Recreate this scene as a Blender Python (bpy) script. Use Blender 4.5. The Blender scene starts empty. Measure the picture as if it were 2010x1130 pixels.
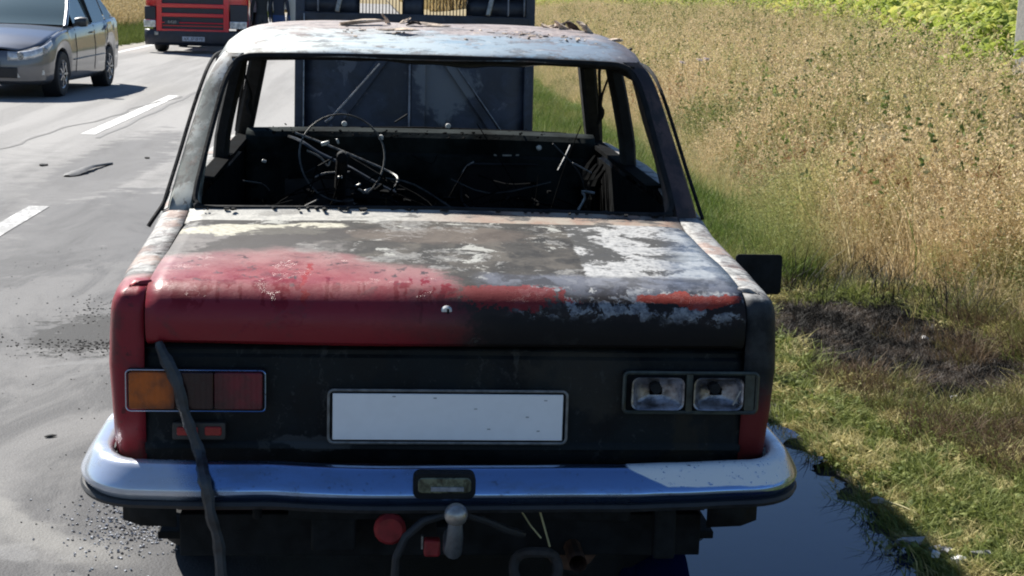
import bpy, bmesh, math, random
import numpy as np
from mathutils import Vector, Matrix
random.seed(7); rng = np.random.default_rng(7)
S = bpy.context.scene; COL = S.collection
R = math.radians

# ------------------------------------------------------------------ camera
cam_d = bpy.data.cameras.new('camera'); cam = bpy.data.objects.new('camera', cam_d); COL.objects.link(cam)
fw = Vector((0.08513, 0.97972, -0.18136)); rt = Vector((0.99629, -0.08134, 0.02826)); up = Vector((-0.01294, 0.18310, 0.98301))
cam.matrix_world = Matrix(((rt.x, up.x, -fw.x, -0.1572), (rt.y, up.y, -fw.y, -3.351), (rt.z, up.z, -fw.z, 1.5183), (0, 0, 0, 1)))
cam_d.sensor_width = 36; cam_d.lens = 3067.7/2010*36; cam_d.clip_start = 0.05; cam_d.clip_end = 3000
S.camera = cam

# ------------------------------------------------------------------ light
SUN = Vector((-0.60, 0.85, 1.0)).normalized()            # towards the sun
el = math.asin(SUN.z); az = math.atan2(SUN.x, SUN.y)
W = bpy.data.worlds.new('World'); S.world = W; W.use_nodes = True
wt = W.node_tree; bg = wt.nodes['Background']; sky = wt.nodes.new('ShaderNodeTexSky')
sky.sky_type = 'NISHITA'; sky.sun_disc = False; sky.sun_elevation = el; sky.sun_rotation = az
sky.air_density = 1.0; sky.dust_density = 0.15; sky.ozone_density = 5.5
wt.links.new(sky.outputs[0], bg.inputs[0]); bg.inputs[1].default_value = 0.056
sd = bpy.data.lights.new('sun', 'SUN'); sd.energy = 5.0; sd.angle = R(0.53); sd.color = (1.0, 0.955, 0.88)
so = bpy.data.objects.new('sun', sd); COL.objects.link(so); so.rotation_euler = (-SUN).to_track_quat('-Z', 'Y').to_euler(); so.location = SUN*30
S.view_settings.view_transform = 'Standard'; S.view_settings.look = 'None'; S.view_settings.gamma = 1
S.view_settings.use_curve_mapping = False; S.view_settings.exposure = 0.98
S.cycles.filter_width = 2.0

# ------------------------------------------------------------------ node helpers
class V:
    def __init__(s, n, k): s.n = n; s.k = k
    def __add__(s, o): return s.n.math('ADD', s, o)
    __radd__ = __add__
    def __sub__(s, o): return s.n.math('SUBTRACT', s, o)
    def __rsub__(s, o): return s.n.math('SUBTRACT', o, s)
    def __mul__(s, o): return s.n.math('MULTIPLY', s, o)
    __rmul__ = __mul__
    def __truediv__(s, o): return s.n.math('DIVIDE', s, o)
class NT:
    def __init__(s, name):
        s.m = bpy.data.materials.new(name); s.m.use_nodes = True; s.t = s.m.node_tree
        s.b = s.t.nodes['Principled BSDF']
    def set(s, sock, v):
        if isinstance(v, V): s.t.links.new(v.k, sock)
        elif v is not None:
            if isinstance(v, (tuple, list)) and len(v) == 3 and len(sock.default_value) == 4: v = (*v, 1)
            sock.default_value = v
    def math(s, op, a, b=None, c=None, clamp=False):
        n = s.t.nodes.new('ShaderNodeMath'); n.operation = op; n.use_clamp = clamp
        s.set(n.inputs[0], a)
        if b is not None: s.set(n.inputs[1], b)
        if c is not None: s.set(n.inputs[2], c)
        return V(s, n.outputs[0])
    def obj(s): return V(s, s.t.nodes.new('ShaderNodeTexCoord').outputs['Object'])
    def pos(s): return V(s, s.t.nodes.new('ShaderNodeNewGeometry').outputs['Position'])
    def xyz(s, v):
        n = s.t.nodes.new('ShaderNodeSeparateXYZ'); s.set(n.inputs[0], v); return [V(s, o) for o in n.outputs]
    def scale(s, v, sc, off=(0, 0, 0)):
        n = s.t.nodes.new('ShaderNodeMapping'); s.set(n.inputs[0], v); n.inputs['Scale'].default_value = sc; n.inputs['Location'].default_value = off
        return V(s, n.outputs[0])
    def noise(s, v, sc=5, det=4, rough=.55, dist=0, stretch=None, off=(0, 0, 0)):
        if stretch: v = s.scale(v, stretch, off)
        elif off != (0, 0, 0): v = s.scale(v, (1, 1, 1), off)
        n = s.t.nodes.new('ShaderNodeTexNoise'); s.set(n.inputs['Vector'], v)
        n.inputs['Scale'].default_value = sc; n.inputs['Detail'].default_value = det; n.inputs['Roughness'].default_value = rough; n.inputs['Distortion'].default_value = dist
        return V(s, n.outputs['Fac'])
    def voro(s, v, sc=5, feat='F1', rnd=1):
        n = s.t.nodes.new('ShaderNodeTexVoronoi'); s.set(n.inputs['Vector'], v); n.inputs['Scale'].default_value = sc; n.feature = feat; n.inputs['Randomness'].default_value = rnd
        return V(s, n.outputs['Distance'])
    def ramp(s, v, a, b, c=0., d=1.):
        n = s.t.nodes.new('ShaderNodeMapRange'); n.interpolation_type = 'SMOOTHSTEP' ; n.clamp = True
        if a > b: a, b, c, d = b, a, d, c
        s.set(n.inputs[0], v); n.inputs[1].default_value = a; n.inputs[2].default_value = b; n.inputs[3].default_value = c; n.inputs[4].default_value = d
        return V(s, n.outputs[0])
    def mix(s, f, a, b):
        n = s.t.nodes.new('ShaderNodeMix'); n.data_type = 'RGBA'; s.set(n.inputs[0], f); s.set(n.inputs[6], a); s.set(n.inputs[7], b)
        return V(s, n.outputs[2])
    def warp(s, p, *oct):
        for sc, amt in oct:
            n = s.t.nodes.new('ShaderNodeTexNoise'); s.set(n.inputs['Vector'], p); n.inputs['Scale'].default_value = sc; n.inputs['Detail'].default_value = 5; n.inputs['Roughness'].default_value = .7
            a = s.t.nodes.new('ShaderNodeVectorMath'); a.operation = 'MULTIPLY_ADD'; s.t.links.new(n.outputs['Color'], a.inputs[0]); a.inputs[1].default_value = (amt, amt, amt); a.inputs[2].default_value = (-amt/2,)*3
            b = s.t.nodes.new('ShaderNodeVectorMath'); b.operation = 'ADD'; s.set(b.inputs[0], p); s.t.links.new(a.outputs[0], b.inputs[1]); p = V(s, b.outputs[0])
        return p
    def ell(s, x, y, cx, cy, rx, ry):       # elliptical distance: 1 at rim
        a = (x-cx)/rx; b = (y-cy)/ry
        return s.math('SQRT', a*a + b*b)
    def bump(s, h, strength=.3, dist=.01):
        n = s.t.nodes.new('ShaderNodeBump'); n.inputs['Strength'].default_value = strength; n.inputs['Distance'].default_value = dist
        s.set(n.inputs['Height'], h); s.t.links.new(n.outputs[0], s.b.inputs['Normal'])
    def out(s, col=None, rough=None, metal=None, spec=None, alpha=None):
        s.set(s.b.inputs['Base Color'], col)
        if rough is not None: s.set(s.b.inputs['Roughness'], rough)
        if metal is not None: s.set(s.b.inputs['Metallic'], metal)
        if spec is not None: s.set(s.b.inputs['Specular IOR Level'], spec)
        return s.m
def simple(name, col, rough=.5, metal=0, var=.25, sc=20, bump=0, spec=None):
    n = NT(name); p = n.obj(); k = n.noise(p, sc, 5, .6)
    c = n.mix(n.ramp(k, .3, .7), tuple(v*(1-var) for v in col), tuple(min(1, v*(1+var)) for v in col))
    if bump: n.bump(k, bump, .01)
    return n.out(c, n.ramp(k, .3, .7, max(0, rough-.08), min(1, rough+.08)), metal, spec)

M = {}
M['soot'] = simple('soot', (.014, .015, .016), .85, 0, .5, 18, .5, .22)
M['soot_gloss'] = simple('soot_gloss', (.018, .021, .025), .38, 0, .4, 12, .2)
M['rubber'] = simple('rubber', (.022, .023, .025), .6, 0, .3, 40, .2)
M['tyre'] = simple('tyre', (.02, .02, .021), .75, 0, .3, 60, .3)
M['bare_steel'] = simple('bare_steel', (.30, .30, .30), .42, .8, .4, 40)
M['rust'] = simple('rust', (.10, .05, .03), .8, 0, .5, 30, .4)
M['wire'] = simple('wire', (.34, .34, .33), .5, .5, .4, 60)
M['pale_metal'] = simple('pale_metal', (.6, .6, .58), .4, .3, .3, 50)
M['red_part'] = simple('red_part', (.30, .025, .03), .5, 0, .3, 30)
M['plate_white'] = simple('plate_white', (.94, .94, .94), .45, 0, .02, 30)
M['glass_dark'] = simple('glass_dark', (.02, .03, .035), .08, 0, .1, 3)
M['cloth_jeans'] = simple('cloth_jeans', (.03, .06, .16), .9, 0, .3, 40)
M['cloth_dark'] = simple('cloth_dark', (.02, .022, .03), .9, 0, .3, 40)
M['cloth_pale'] = simple('cloth_pale', (.42, .44, .45), .9, 0, .15, 40)
M['skin'] = simple('skin', (.42, .26, .19), .6, 0, .1, 20)
M['silver_paint'] = None

M['char'] = simple('charred_lining', (.006, .0065, .007), .95, 0, .6, 14, .6, .03)
# ------------------------------------------------------------------ mesh helpers
def tag(o, label=None, cat=None, group=None, kind=None):
    if label: o['label'] = label
    if cat: o['category'] = cat
    if group: o['group'] = group
    if kind: o['kind'] = kind
    return o
def empty(name, loc=(0, 0, 0), rz=0):
    o = bpy.data.objects.new(name, None); COL.objects.link(o); o.location = loc; o.rotation_euler = (0, 0, rz); o.empty_display_size = .1
    return o
def link(name, me, mat, parent=None, smooth=True, sharp=35):
    o = bpy.data.objects.new(name, me); COL.objects.link(o)
    if mat is not None:
        for m_ in (mat if isinstance(mat, (list, tuple)) else [mat]): me.materials.append(m_)
    if parent: o.parent = parent
    if smooth:
        me.polygons.foreach_set('use_smooth', [True]*len(me.polygons))
        try: me.set_sharp_from_angle(angle=R(sharp))
        except Exception: pass
    return o
def pyd(name, v, f, mat, parent=None, smooth=True, sharp=35, fix=False):
    me = bpy.data.meshes.new(name); me.from_pydata([tuple(map(float, p)) for p in v], [], f); me.update()
    if fix:
        bm = bmesh.new(); bm.from_mesh(me); bmesh.ops.remove_doubles(bm, verts=bm.verts, dist=1e-5); bmesh.ops.recalc_face_normals(bm, faces=bm.faces); bm.to_mesh(me); bm.free()
    return link(name, me, mat, parent, smooth, sharp)
def solid(o, t, off=-1):
    m = o.modifiers.new('thickness', 'SOLIDIFY'); m.thickness = t; m.offset = off; return o
def bevel(o, w=.004, seg=2):
    m = o.modifiers.new('bevel', 'BEVEL'); m.width = w; m.segments = seg; m.limit_method = 'ANGLE'; m.angle_limit = R(40); return o
def grid(name, rows, mat, parent=None, thick=0, closed=False, sharp=35, flip=False):
    nu, nv = len(rows), len(rows[0]); v = [p for r in rows for p in r]; f = []
    for i in range(nu-1):
        for j in range(nv if closed else nv-1):
            a, b, c, d = i*nv+j, i*nv+(j+1) % nv, (i+1)*nv+(j+1) % nv, (i+1)*nv+j
            f.append((a, d, c, b) if flip else (a, b, c, d))
    o = pyd(name, v, f, mat, parent, True, sharp)
    if thick: solid(o, thick)
    return o
class MB:
    def __init__(s): s.v = []; s.f = []
    def add(s, v, f):
        b = len(s.v); s.v += [tuple(p) for p in v]; s.f += [tuple(b+i for i in q) for q in f]; return s
    def box(s, c, d, rot=None):
        v = [Vector((x*d[0]/2, y*d[1]/2, z*d[2]/2)) for x in (-1, 1) for y in (-1, 1) for z in (-1, 1)]
        if rot is not None: v = [rot @ p for p in v]
        v = [p+Vector(c) for p in v]
        return s.add(v, [(0, 1, 3, 2), (4, 6, 7, 5), (0, 4, 5, 1), (2, 3, 7, 6), (0, 2, 6, 4), (1, 5, 7, 3)])
    def tube(s, pts, r, n=8, closed=False, cap=True):
        pts = [Vector(p) for p in pts]; m = len(pts); rs = [float(np.interp(i/(m-1)*(len(r)-1), range(len(r)), r)) for i in range(m)] if isinstance(r, (list, tuple)) else [r]*m
        ring = []; prev = None
        for i, p in enumerate(pts):
            if closed: d = pts[(i+1) % m]-pts[i-1]
            else: d = pts[min(i+1, m-1)]-pts[max(i-1, 0)]
            d.normalize()
            if prev is None:
                a = Vector((0, 0, 1)) if abs(d.z) < .9 else Vector((1, 0, 0)); u = d.cross(a).normalized()
            else: u = (prev-d*prev.dot(d)).normalized()
            prev = u; w = d.cross(u)
            ring.append([p+(u*math.cos(t)+w*math.sin(t))*rs[i] for t in [2*math.pi*k/n for k in range(n)]])
        f = []
        for i in range(m if closed else m-1):
            for k in range(n):
                a = i*n+k; b = i*n+(k+1) % n; c = ((i+1) % m)*n+(k+1) % n; d = ((i+1) % m)*n+k; f.append((a, b, c, d))
        if not closed and cap: f += [tuple(range(n))[::-1], tuple((m-1)*n+k for k in range(n))]
        return s.add([p for q in ring for p in q], f)
    def bar(s, a, b, w, h, upv=(0, 0, 1)):
        a, b = Vector(a), Vector(b); d = (b-a).normalized(); sd_ = d.cross(Vector(upv)).normalized(); u = sd_.cross(d)
        v = [p+sd_*(x*w/2)+u*(z*h/2) for p in (a, b) for x, z in ((-1, -1), (1, -1), (1, 1), (-1, 1))]
        return s.add(v, [(3, 2, 1, 0), (4, 5, 6, 7), (0, 1, 5, 4), (1, 2, 6, 5), (2, 3, 7, 6), (3, 0, 4, 7)])
    def lathe(s, prof, c, axis='x', n=24, closed=False):   # prof: (radius, along)
        v = []; f = []; m = len(prof)
        for k in range(n):
            t = 2*math.pi*k/n; cs, sn = math.cos(t), math.sin(t)
            for r_, a in prof:
                q = {'x': (a, r_*cs, r_*sn), 'y': (r_*cs, a, r_*sn), 'z': (r_*cs, r_*sn, a)}[axis]
                v.append((q[0]+c[0], q[1]+c[1], q[2]+c[2]))
        for k in range(n):
            for i in range(m if closed else m-1):
                f.append((k*m+i, k*m+(i+1) % m, ((k+1) % n)*m+(i+1) % m, ((k+1) % n)*m+i))
        return s.add(v, f)
    def build(s, name, mat, parent=None, smooth=True, sharp=35): return pyd(name, s.v, s.f, mat, parent, smooth, sharp, fix=True)
def box(name, c, d, mat, parent=None, bev=.003, rot=None):
    o = MB().box(c, d, rot).build(name, mat, parent)
    if bev: bevel(o, bev)
    return o
def interp(t, xs, ys):
    return float(np.interp(t, xs, ys))
def rrect(cx, cz, w, h, r, n=5):      # rounded rectangle outline in xz
    p = []
    for sx, sz, a0 in ((1, 1, 0), (-1, 1, 90), (-1, -1, 180), (1, -1, 270)):
        for k in range(n+1):
            a = R(a0+90*k/n); p.append((cx+sx*(w/2-r)+r*math.cos(a), cz+sz*(h/2-r)+r*math.sin(a)))
    return p
def text(name, body, loc, size, mat, parent=None, rot=(R(90), 0, 0), ext=.002):
    c = bpy.data.curves.new(name, 'FONT'); c.body = body; c.size = size; c.extrude = ext; c.align_x = 'CENTER'; c.align_y = 'CENTER'
    t = bpy.data.objects.new(name+'_tmp', c); COL.objects.link(t); dg = bpy.context.evaluated_depsgraph_get()
    me = bpy.data.meshes.new_from_object(t.evaluated_get(dg)); bpy.data.objects.remove(t)
    o = link(name, me, mat, parent, False); o.location = loc; o.rotation_euler = rot; return o

# ================================================================== TERRAIN
def tz(x, y):
    x = np.asarray(x, float); y = np.asarray(y, float)
    r = np.interp(x, [1.5, 2.2, 3.2, 5, 8, 12, 20, 45, 120, 600], [-.01, .03, .10, .38, .82, 1.15, 1.7, 3.2, 7, 30])
    l = np.interp(-x, [6.9, 7.6, 9, 14, 40, 120, 600], [-.01, -.04, .05, .25, .8, 4, 20])
    z = np.where(x > 0, r, l) + np.where((x > 2.2) | (x < -8), .03*np.sin(x*1.7+y*.6)+.025*np.sin(y*1.3-x*.9), 0)
    return z-.012

def ground_mat():
    n = NT('verge_soil'); p = n.pos(); x, y, z = n.xyz(p)
    a = n.noise(p, 1.2, 5); b = n.noise(p, 14, 6, .7); c = n.noise(p, 60, 3)
    col = n.mix(n.ramp(b, .35, .65), (.05, .042, .028), (.11, .095, .055))
    col = n.mix(n.ramp(a, .4, .6), col, n.mix(n.ramp(c, .4, .6), (.045, .055, .018), (.10, .10, .04)))
    far = n.ramp(y, 30, 90)
    col = n.mix(n.math('MULTIPLY', far, .85), col, n.mix(n.ramp(a, .35, .65), (.22, .17, .08), (.30, .23, .11)))
    burn = n.ramp(n.ell(x, y, 2.12, 3.45, .56, 1.32)+(b-.5)*.9, 1.1, .8)
    col = n.mix(burn, col, n.mix(n.ramp(c, .4, .62), (.014, .0125, .011), (.06, .054, .048)))
    mud = n.ramp(x+(b-.5)*.25, 1.58, 1.42)*n.ramp(x, 1.2, 1.25)
    col = n.mix(mud, col, (.022, .020, .018))
    n.bump(b, .8, .03)
    return n.out(col, .95)
xs = np.concatenate([[-600, -300, -120, -60], np.linspace(-40, -8, 25), np.linspace(-7.6, -6.7, 4), [-4, -1, 1.2], np.linspace(1.5, 9, 40), np.linspace(9.6, 45, 30), [70, 120, 250, 600]])
ys = np.concatenate([[-200, -60, -20], np.linspace(-8, 30, 110), np.linspace(31, 100, 60), [130, 200, 350, 700, 1500]])
XX, YY = np.meshgrid(xs, ys, indexing='ij'); ZZ = tz(XX, YY)
far = np.clip((YY-120)/300, 0, 1); ZZ = ZZ + far*6*(np.abs(XX-0) > 30)
vv = np.stack([XX, YY, ZZ], -1).reshape(-1, 3); ny = len(ys)
ff = [(i*ny+j, (i+1)*ny+j, (i+1)*ny+j+1, i*ny+j+1) for i in range(len(xs)-1) for j in range(ny-1)]
tag(pyd('ground', vv, ff, ground_mat()), kind='structure')

def asphalt():
    n = NT('asphalt'); p = n.pos(); x, y, z = n.xyz(p)
    big = n.noise(p, .6, 4); mid = n.noise(p, 3.2, 6, .65); fine = n.noise(p, 160, 2, .6); st = n.voro(p, 110)
    lane = n.noise(p, .9, 3, .5, 0, (2.2, .12, 1))
    col = n.mix(n.ramp(fine, .3, .7), (.25, .244, .236), (.40, .392, .378))
    col = n.mix(n.ramp(st, .12, .30)*.3, col, (.085, .085, .085)); agg = n.noise(p, 75, 3, .8); col = n.mix(n.ramp(agg, .52, .66)*.55, col, (.07, .07, .072)); col = n.mix(n.ramp(agg, .40, .30)*.5, col, (.42, .415, .40)); pt = n.noise(p, 11, 6, .7); col = n.mix(n.ramp(pt, .5, .68)*.35, col, (.11, .11, .11))
    col = n.mix(n.ramp(lane, .40, .62)*.35, col, (.42, .41, .395))
    # water run-off round the car: darker and glossier
    wet = n.ramp(y+(mid-.5)*7+x*1.0, 9.4, 4.0); stk = n.noise(p, 1.3, 6, .7, .8, (1.6, .5, 1))
    w2 = n.ramp(n.ell(x, y, -2.5, 10.5, .42, 3.6)+(mid-.5)*1.5, 1.15, .75)
    w3 = n.ramp(n.ell(x, y, -1.9, 7.0, .9, 2.4)+(mid-.5)*2.0, 1.1, .6)
    wet = n.math('MAXIMUM', n.math('MAXIMUM', wet*(.66+n.ramp(stk, .42, .6)*.24), w2*.7), w3*.85); wet = n.math('MAXIMUM', wet, n.ramp(y+(mid-.5)*2.2, 3.4, 1.2)*(.75+n.ramp(stk, .4, .6)*.2))
    col = n.mix(wet, col, n.mix(n.ramp(stk, .4, .62), (.085, .085, .088), (.05, .05, .053)))
    # pale dried tide marks of foam and water
    d = n.ell(x, y, -.55, 2.15, .98, 1.42)+(mid-.5)*.34
    arc = n.ramp(d, .93, 1.0)*n.ramp(d, 1.14, 1.03)*n.ramp(y, 2.1, 1.3)*n.ramp(x, -.7, -.95)
    d2 = n.ell(x, y, -1.75, 1.5, .30, .35)+(mid-.5)*.9
    arc = n.math('MAXIMUM', arc*.5, n.ramp(d2, 1.0, .5)*.35)
    col = n.mix(arc, col, (.26, .255, .24))
    spill = n.ramp(n.noise(p, 2.1, 6, .6, .6), .57, .66)*n.ramp(y, 7, 3)
    col = n.mix(spill*.5, col, (.20, .20, .20))
    soot = n.ramp(n.ell(x, y, -1.45, 3.6, .34, .62)+(n.noise(p, 9, 6, .75)-.5)*2.6, .8, .55)
    col = n.mix(soot*.85, col, (.02, .02, .02))
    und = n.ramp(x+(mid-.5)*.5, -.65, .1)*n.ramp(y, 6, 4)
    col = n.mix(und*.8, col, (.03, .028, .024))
    n.bump(agg+st*.6+fine, .45, .004)
    r = n.mix(wet, (.72, .72, .72), (.42, .42, .42)); rr = n.math('SUBTRACT', .92, wet*.25)
    return n.out(col, rr, 0, .20)
rx = []; rys = np.concatenate([[-12, -6], np.arange(-3, 14, .08), np.arange(14, 60, 1), [80, 120, 200, 300]])
rows = []
for y in rys:
    e = 1.33+.035*math.sin(y*2.1)+.03*math.sin(y*6.3+1)+.018*math.sin(y*17)
    rows.append([(-6.75+.03*math.sin(y*1.3), y, .0), (-3, y, .0), (0, y, 0), (e-.1, y, 0), (e, y, -.012)])
tag(grid('road', rows, asphalt(), flip=True), kind='structure')

def mark_mat():
    n = NT('road_paint'); p = n.pos(); k = n.noise(p, 30, 6, .7); k2 = n.noise(p, 4, 4)
    x, y, z = n.xyz(p); old = n.ramp(y, 12, 7)
    c = n.mix(n.ramp(k+(k2-.5)*.6-old*.14, .38, .50), (.22, .22, .215), (.72, .71, .68))
    return n.out(c, .6)
mm = mark_mat()
def strip(name, pts, w, mat, z=.004):
    rows = []
    for i, (x, y) in enumerate(pts):
        a = pts[max(i-1, 0)]; b = pts[min(i+1, len(pts)-1)]; d = Vector((b[0]-a[0], b[1]-a[1])).normalized(); nx, ny_ = -d.y, d.x
        ww = w[i] if isinstance(w, (list, tuple)) else w
        rows.append([(x+nx*ww/2, y+ny_*ww/2, z), (x-nx*ww/2, y-ny_*ww/2, z)])
    return grid(name, rows, mat)
tag(strip('lane_marking', [(-2.62, .9), (-2.57, 4), (-2.53, 7.75)], .14, mm), kind='structure')
tag(strip('lane_marking', [(-3.22, 13.4), (-3.19, 16), (-3.17, 19.9)], .15, mm), kind='structure')
tag(strip('lane_marking', [(-3.1, 26), (-3.05, 32)], .15, mm), kind='structure')
tag(strip('edge_marking', [(-6.5, y) for y in range(-10, 140, 6)], .14, mm), kind='structure')
tar = simple('tar', (.10, .098, .095), .7, 0, .3, 6)
sp = [(-3.95+.05*math.sin(y*1.7)+.03*math.sin(y*4.3)+.085*(y-9.5), y) for y in np.arange(3, 20, .4)]
tag(strip('tar_seam', sp, [.035+.015*math.sin(i*2.3) for i in range(len(sp))], tar), kind='structure')
sp = [(-3.03+.02*math.sin(y*2.7)+.012*(y-14), y) for y in np.arange(13, 30, .5)]
tag(strip('tar_seam', sp, .05, simple('old_tar', (.13, .128, .125), .7, 0, .3, 6), .004), kind='structure')
sh = NT('gravel_shoulder'); p_ = sh.pos(); k_ = sh.noise(p_, 25, 6, .7)
sh.out(sh.mix(sh.ramp(k_, .35, .65), (.18, .165, .14), (.34, .32, .27)), .9)
tag(strip('road_shoulder', [(-7.15, y) for y in range(-10, 150, 5)], .85, sh.m, -.004), kind='structure')

# puddle of black fire water beside and under the car
def puddle_mat():
    n = NT('puddle_water'); p = n.pos(); k = n.noise(p, 7, 3); k2 = n.noise(p, 90, 2)
    n.bump(k, .03, .01)
    return n.out((.003, .012, .060), .02, 0, .30)
pts = []
base = [(.60, .2), (.50, .62), (.70, .80), (.80, .95), (.60, 1.05), (.35, 1.25), (.28, 1.9), (.75, 2.4), (1.02, 2.75), (1.14, 2.9), (1.255, 2.72), (1.305, 2.55), (1.235, 2.42), (1.14, 2.30), (1.285, 2.16), (1.365, 1.98), (1.255, 1.86), (1.375, 1.70), (1.285, 1.56), (1.365, 1.42), (1.295, 1.28), (1.375, 1.12), (1.305, .98), (1.375, .80), (1.315, .62), (1.365, .40), (1.255, .1), (1.15, -.3), (.9, -.45)]
N = len(base)
for i in range(N):
    a, b, c, d = [Vector(base[(i+k) % N]) for k in (-1, 0, 1, 2)]
    for s in range(8):
        t = s/8; q = .5*((2*b)+(c-a)*t+(2*a-5*b+4*c-d)*t*t+(3*b-a-3*c+d)*t**3)
        j = .012 if t else 0
        pts.append((q.x+random.uniform(-1, 1)*j, q.y+random.uniform(-1, 1)*j*1.6, .0045))
me = bpy.data.meshes.new('puddle'); me.from_pydata(pts, [], [tuple(range(len(pts)))]); me.update()
tag(link('puddle', me, puddle_mat(), None, False), kind='structure')

# ================================================================== BURNT PAINT
def layers(n, base, lay):
    c = base
    for col, m in lay: c = n.mix(m, c, col)
    return c
def lid_mat():
    n = NT('burnt_lid_paint'); p0 = n.obj(); z0 = n.xyz(p0); p = n.warp(p0, (9, .07), (38, .022)); x, y, z = n.xyz(p); v = y+(z-.88)
    xr, yr, zr = z0; vr = yr+(zr-.88)
    big = n.noise(p, 3.5, 5, .6); md = n.noise(p, 11, 8, .7); fn = n.noise(p0, 70, 6, .75); hz = n.noise(p, 6, 8, .7, .8, (.95, .75, 1)); hz2 = n.noise(p, 9, 8, .68, .5, (1, .85, 1), (3.1, .4, 0))
    cr = n.voro(n.scale(p, (1, 1.6, 1)), 42)
    base = n.mix(n.ramp(md, .35, .65), (.012, .0115, .011), (.038, .035, .032))
    base = n.mix(n.ramp(fn, .5, .7)*.5, base, (.085, .08, .072))
    sw = n.ramp(n.noise(p, 5, 6, .6, 1.2, (1, .7, 1), (7, 2, 0)), .50, .56)*n.ramp(x, .4, .3)
    c = n.mix(sw*.6, base, n.mix(n.ramp(md, .4, .6), (.045, .040, .034), (.105, .093, .078)))
    ash = n.ramp(hz+(fn-.5)*.18, .545, .575)*n.ramp(x, .40, .28)
    c = n.mix(ash*.75, c, n.mix(n.ramp(fn, .4, .6), (.10, .10, .098), (.26, .255, .24)))
    ash2 = n.ramp(hz2+(fn-.5)*.16, .60, .62)*n.ramp(x, .40, .3)
    c = n.mix(ash2*.85, c, (.36, .36, .33))
    warm = n.ramp(n.ell(x, v, -.02, .62, .28, .13)+(hz-.5)*2, 1, .7)
    c = n.mix(warm*.35, c, (.13, .095, .075))
    veil = n.ramp(n.ell(x, v, -.53, .42, .30, .30)+(hz-.5)*1.6, 1.05, .7)
    c = n.mix(veil*.8, c, n.mix(n.ramp(md, .4, .6), (.12, .11, .105), (.21, .195, .185)))
    cream = n.math('MAXIMUM', n.ramp(n.ell(x, v, -.50, .655, .21, .095)+(hz-.5)*2.2+(fn-.5)*.3, 1.0, .9), n.ramp(n.ell(x, v, -.335, .745, .10, .06)+(hz2-.5)*1.8, 1.0, .9))
    c = n.mix(cream*.9, c, n.mix(n.ramp(fn, .35, .6), (.30, .285, .22), (.52, .50, .41)))
    dk = n.ramp(n.ell(x-(v-.5)*.55, v, -.42, .5, .16, .28)+(hz2-.5)*3.0, .98, .80)
    c = n.mix(dk*.88, c, (.035, .031, .030))
    vb = n.math('SUBTRACT', .33, n.ramp(x, -.42, .0)*.21)+n.ramp(x, -.66, -.40)*.07
    red = n.ramp(v-vb+(big-.5)*.16+(md-.5)*.12, .045, -.05)*n.ramp(x+(md-.5)*.22+(big-.5)*.2+(v+.05)*.25, .07, .0)
    film = n.ramp(v+(md-.5)*.1-vb, -.26, -.02)
    top = n.ramp(vr+(md-.5)*.03, -.035, .02)
    rc = n.mix(n.math('MINIMUM', film*.60+top*.22+.03, .80), (.24, .012, .022), (.30, .17, .16))
    rc = n.mix(n.ramp(fn, .5, .75)*.35, rc, (.20, .015, .025))
    rc = n.mix(n.ramp(cr, .09, .05)*n.ramp(md, .5, .6)*.6, rc, (.06, .03, .03))
    c = n.mix(red, c, rc)
    drip = n.ramp(n.noise(p, 15, 3, .5, .4, (1, .16, .16)), .535, .545)*n.ramp(n.noise(p, 26, 4, .6), .455, .475)*n.ramp(v, .115, .09)*n.ramp(v, -.07, -.02)
    c = n.mix(drip*red, c, (.19, .004, .010))
    dx, dy, dz = n.xyz(n.warp(p0, (16, .022), (50, .014))); dv = dy+(dz-.88)
    for (cx, v0, v1, w_) in ((-.535, .075, -.005, .006), (-.505, .07, -.03, .004), (-.49, .075, .045, .022), (-.455, .06, -.01, .004), (-.415, .07, .03, .013), (-.405, .05, -.035, .004), (-.365, .065, -.02, .003), (-.27, .10, -.02, .004), (-.25, .06, .02, .008), (-.19, .06, .0, .003), (-.118, .07, -.02, .005), (-.10, .055, .03, .012), (-.065, .02, -.085, .003), (-.60, .05, .02, .010)):
        st_ = n.ramp(n.math('ABSOLUTE', dx-cx), w_*1.25, w_*.8)*n.ramp(dv, v0+.006, v0)*n.ramp(dv, v1-.006, v1); c = n.mix(st_*red*.92, c, (.17, .003, .009))
    one = n.ramp(n.math('ABSOLUTE', x+.318), .008, .005)*n.ramp(v, .25, .22)*n.ramp(v, -.05, 0)*n.ramp(md, .42, .47)
    c = n.mix(one, c, (.26, .008, .008))
    sfd = n.ramp(xr+(md-.5)*.3+(fn-.5)*.1, -.22, .10)*n.ramp(v, .06, -.02); c = n.mix(sfd*.78, c, (.022, .016, .016))
    sot = n.ramp(n.noise(p, 6, 7, .7, .8), .53, .66)*red; c = n.mix(sot*.45, c, (.07, .035, .035))
    chip = n.ramp(n.noise(p, 30, 6, .7), .60, .62)*red*n.ramp(v, -.04, .1)
    c = n.mix(chip*.9, c, (.04, .03, .03))
    rq = n.ramp(xr-.315-(vr-.3)*.03+(md-.5)*.03+(fn-.5)*.03, 0, .006)*n.ramp(v, .03, .08)
    c = n.mix(rq*.95, c, n.mix(n.ramp(hz+(fn-.5)*.2, .475, .52), (.045, .045, .044), n.mix(n.ramp(fn, .35, .6), (.20, .205, .21), (.43, .43, .42))))
    bl = n.ramp(x+(hz-.5)*.25-(v-.4)*.15, .50, .60)*n.ramp(v, .0, .08)  # bl: blue of the reflected sky painted into the right side
    c = n.mix(bl*.7, c, n.mix(n.ramp(md, .45, .55), (.07, .095, .14), (.28, .31, .34)))
    lowband = n.ramp(v+(md-.5)*.05, .17, .13)*n.ramp(v, -.02, .03)*n.ramp(x, .04, .10)
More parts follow.
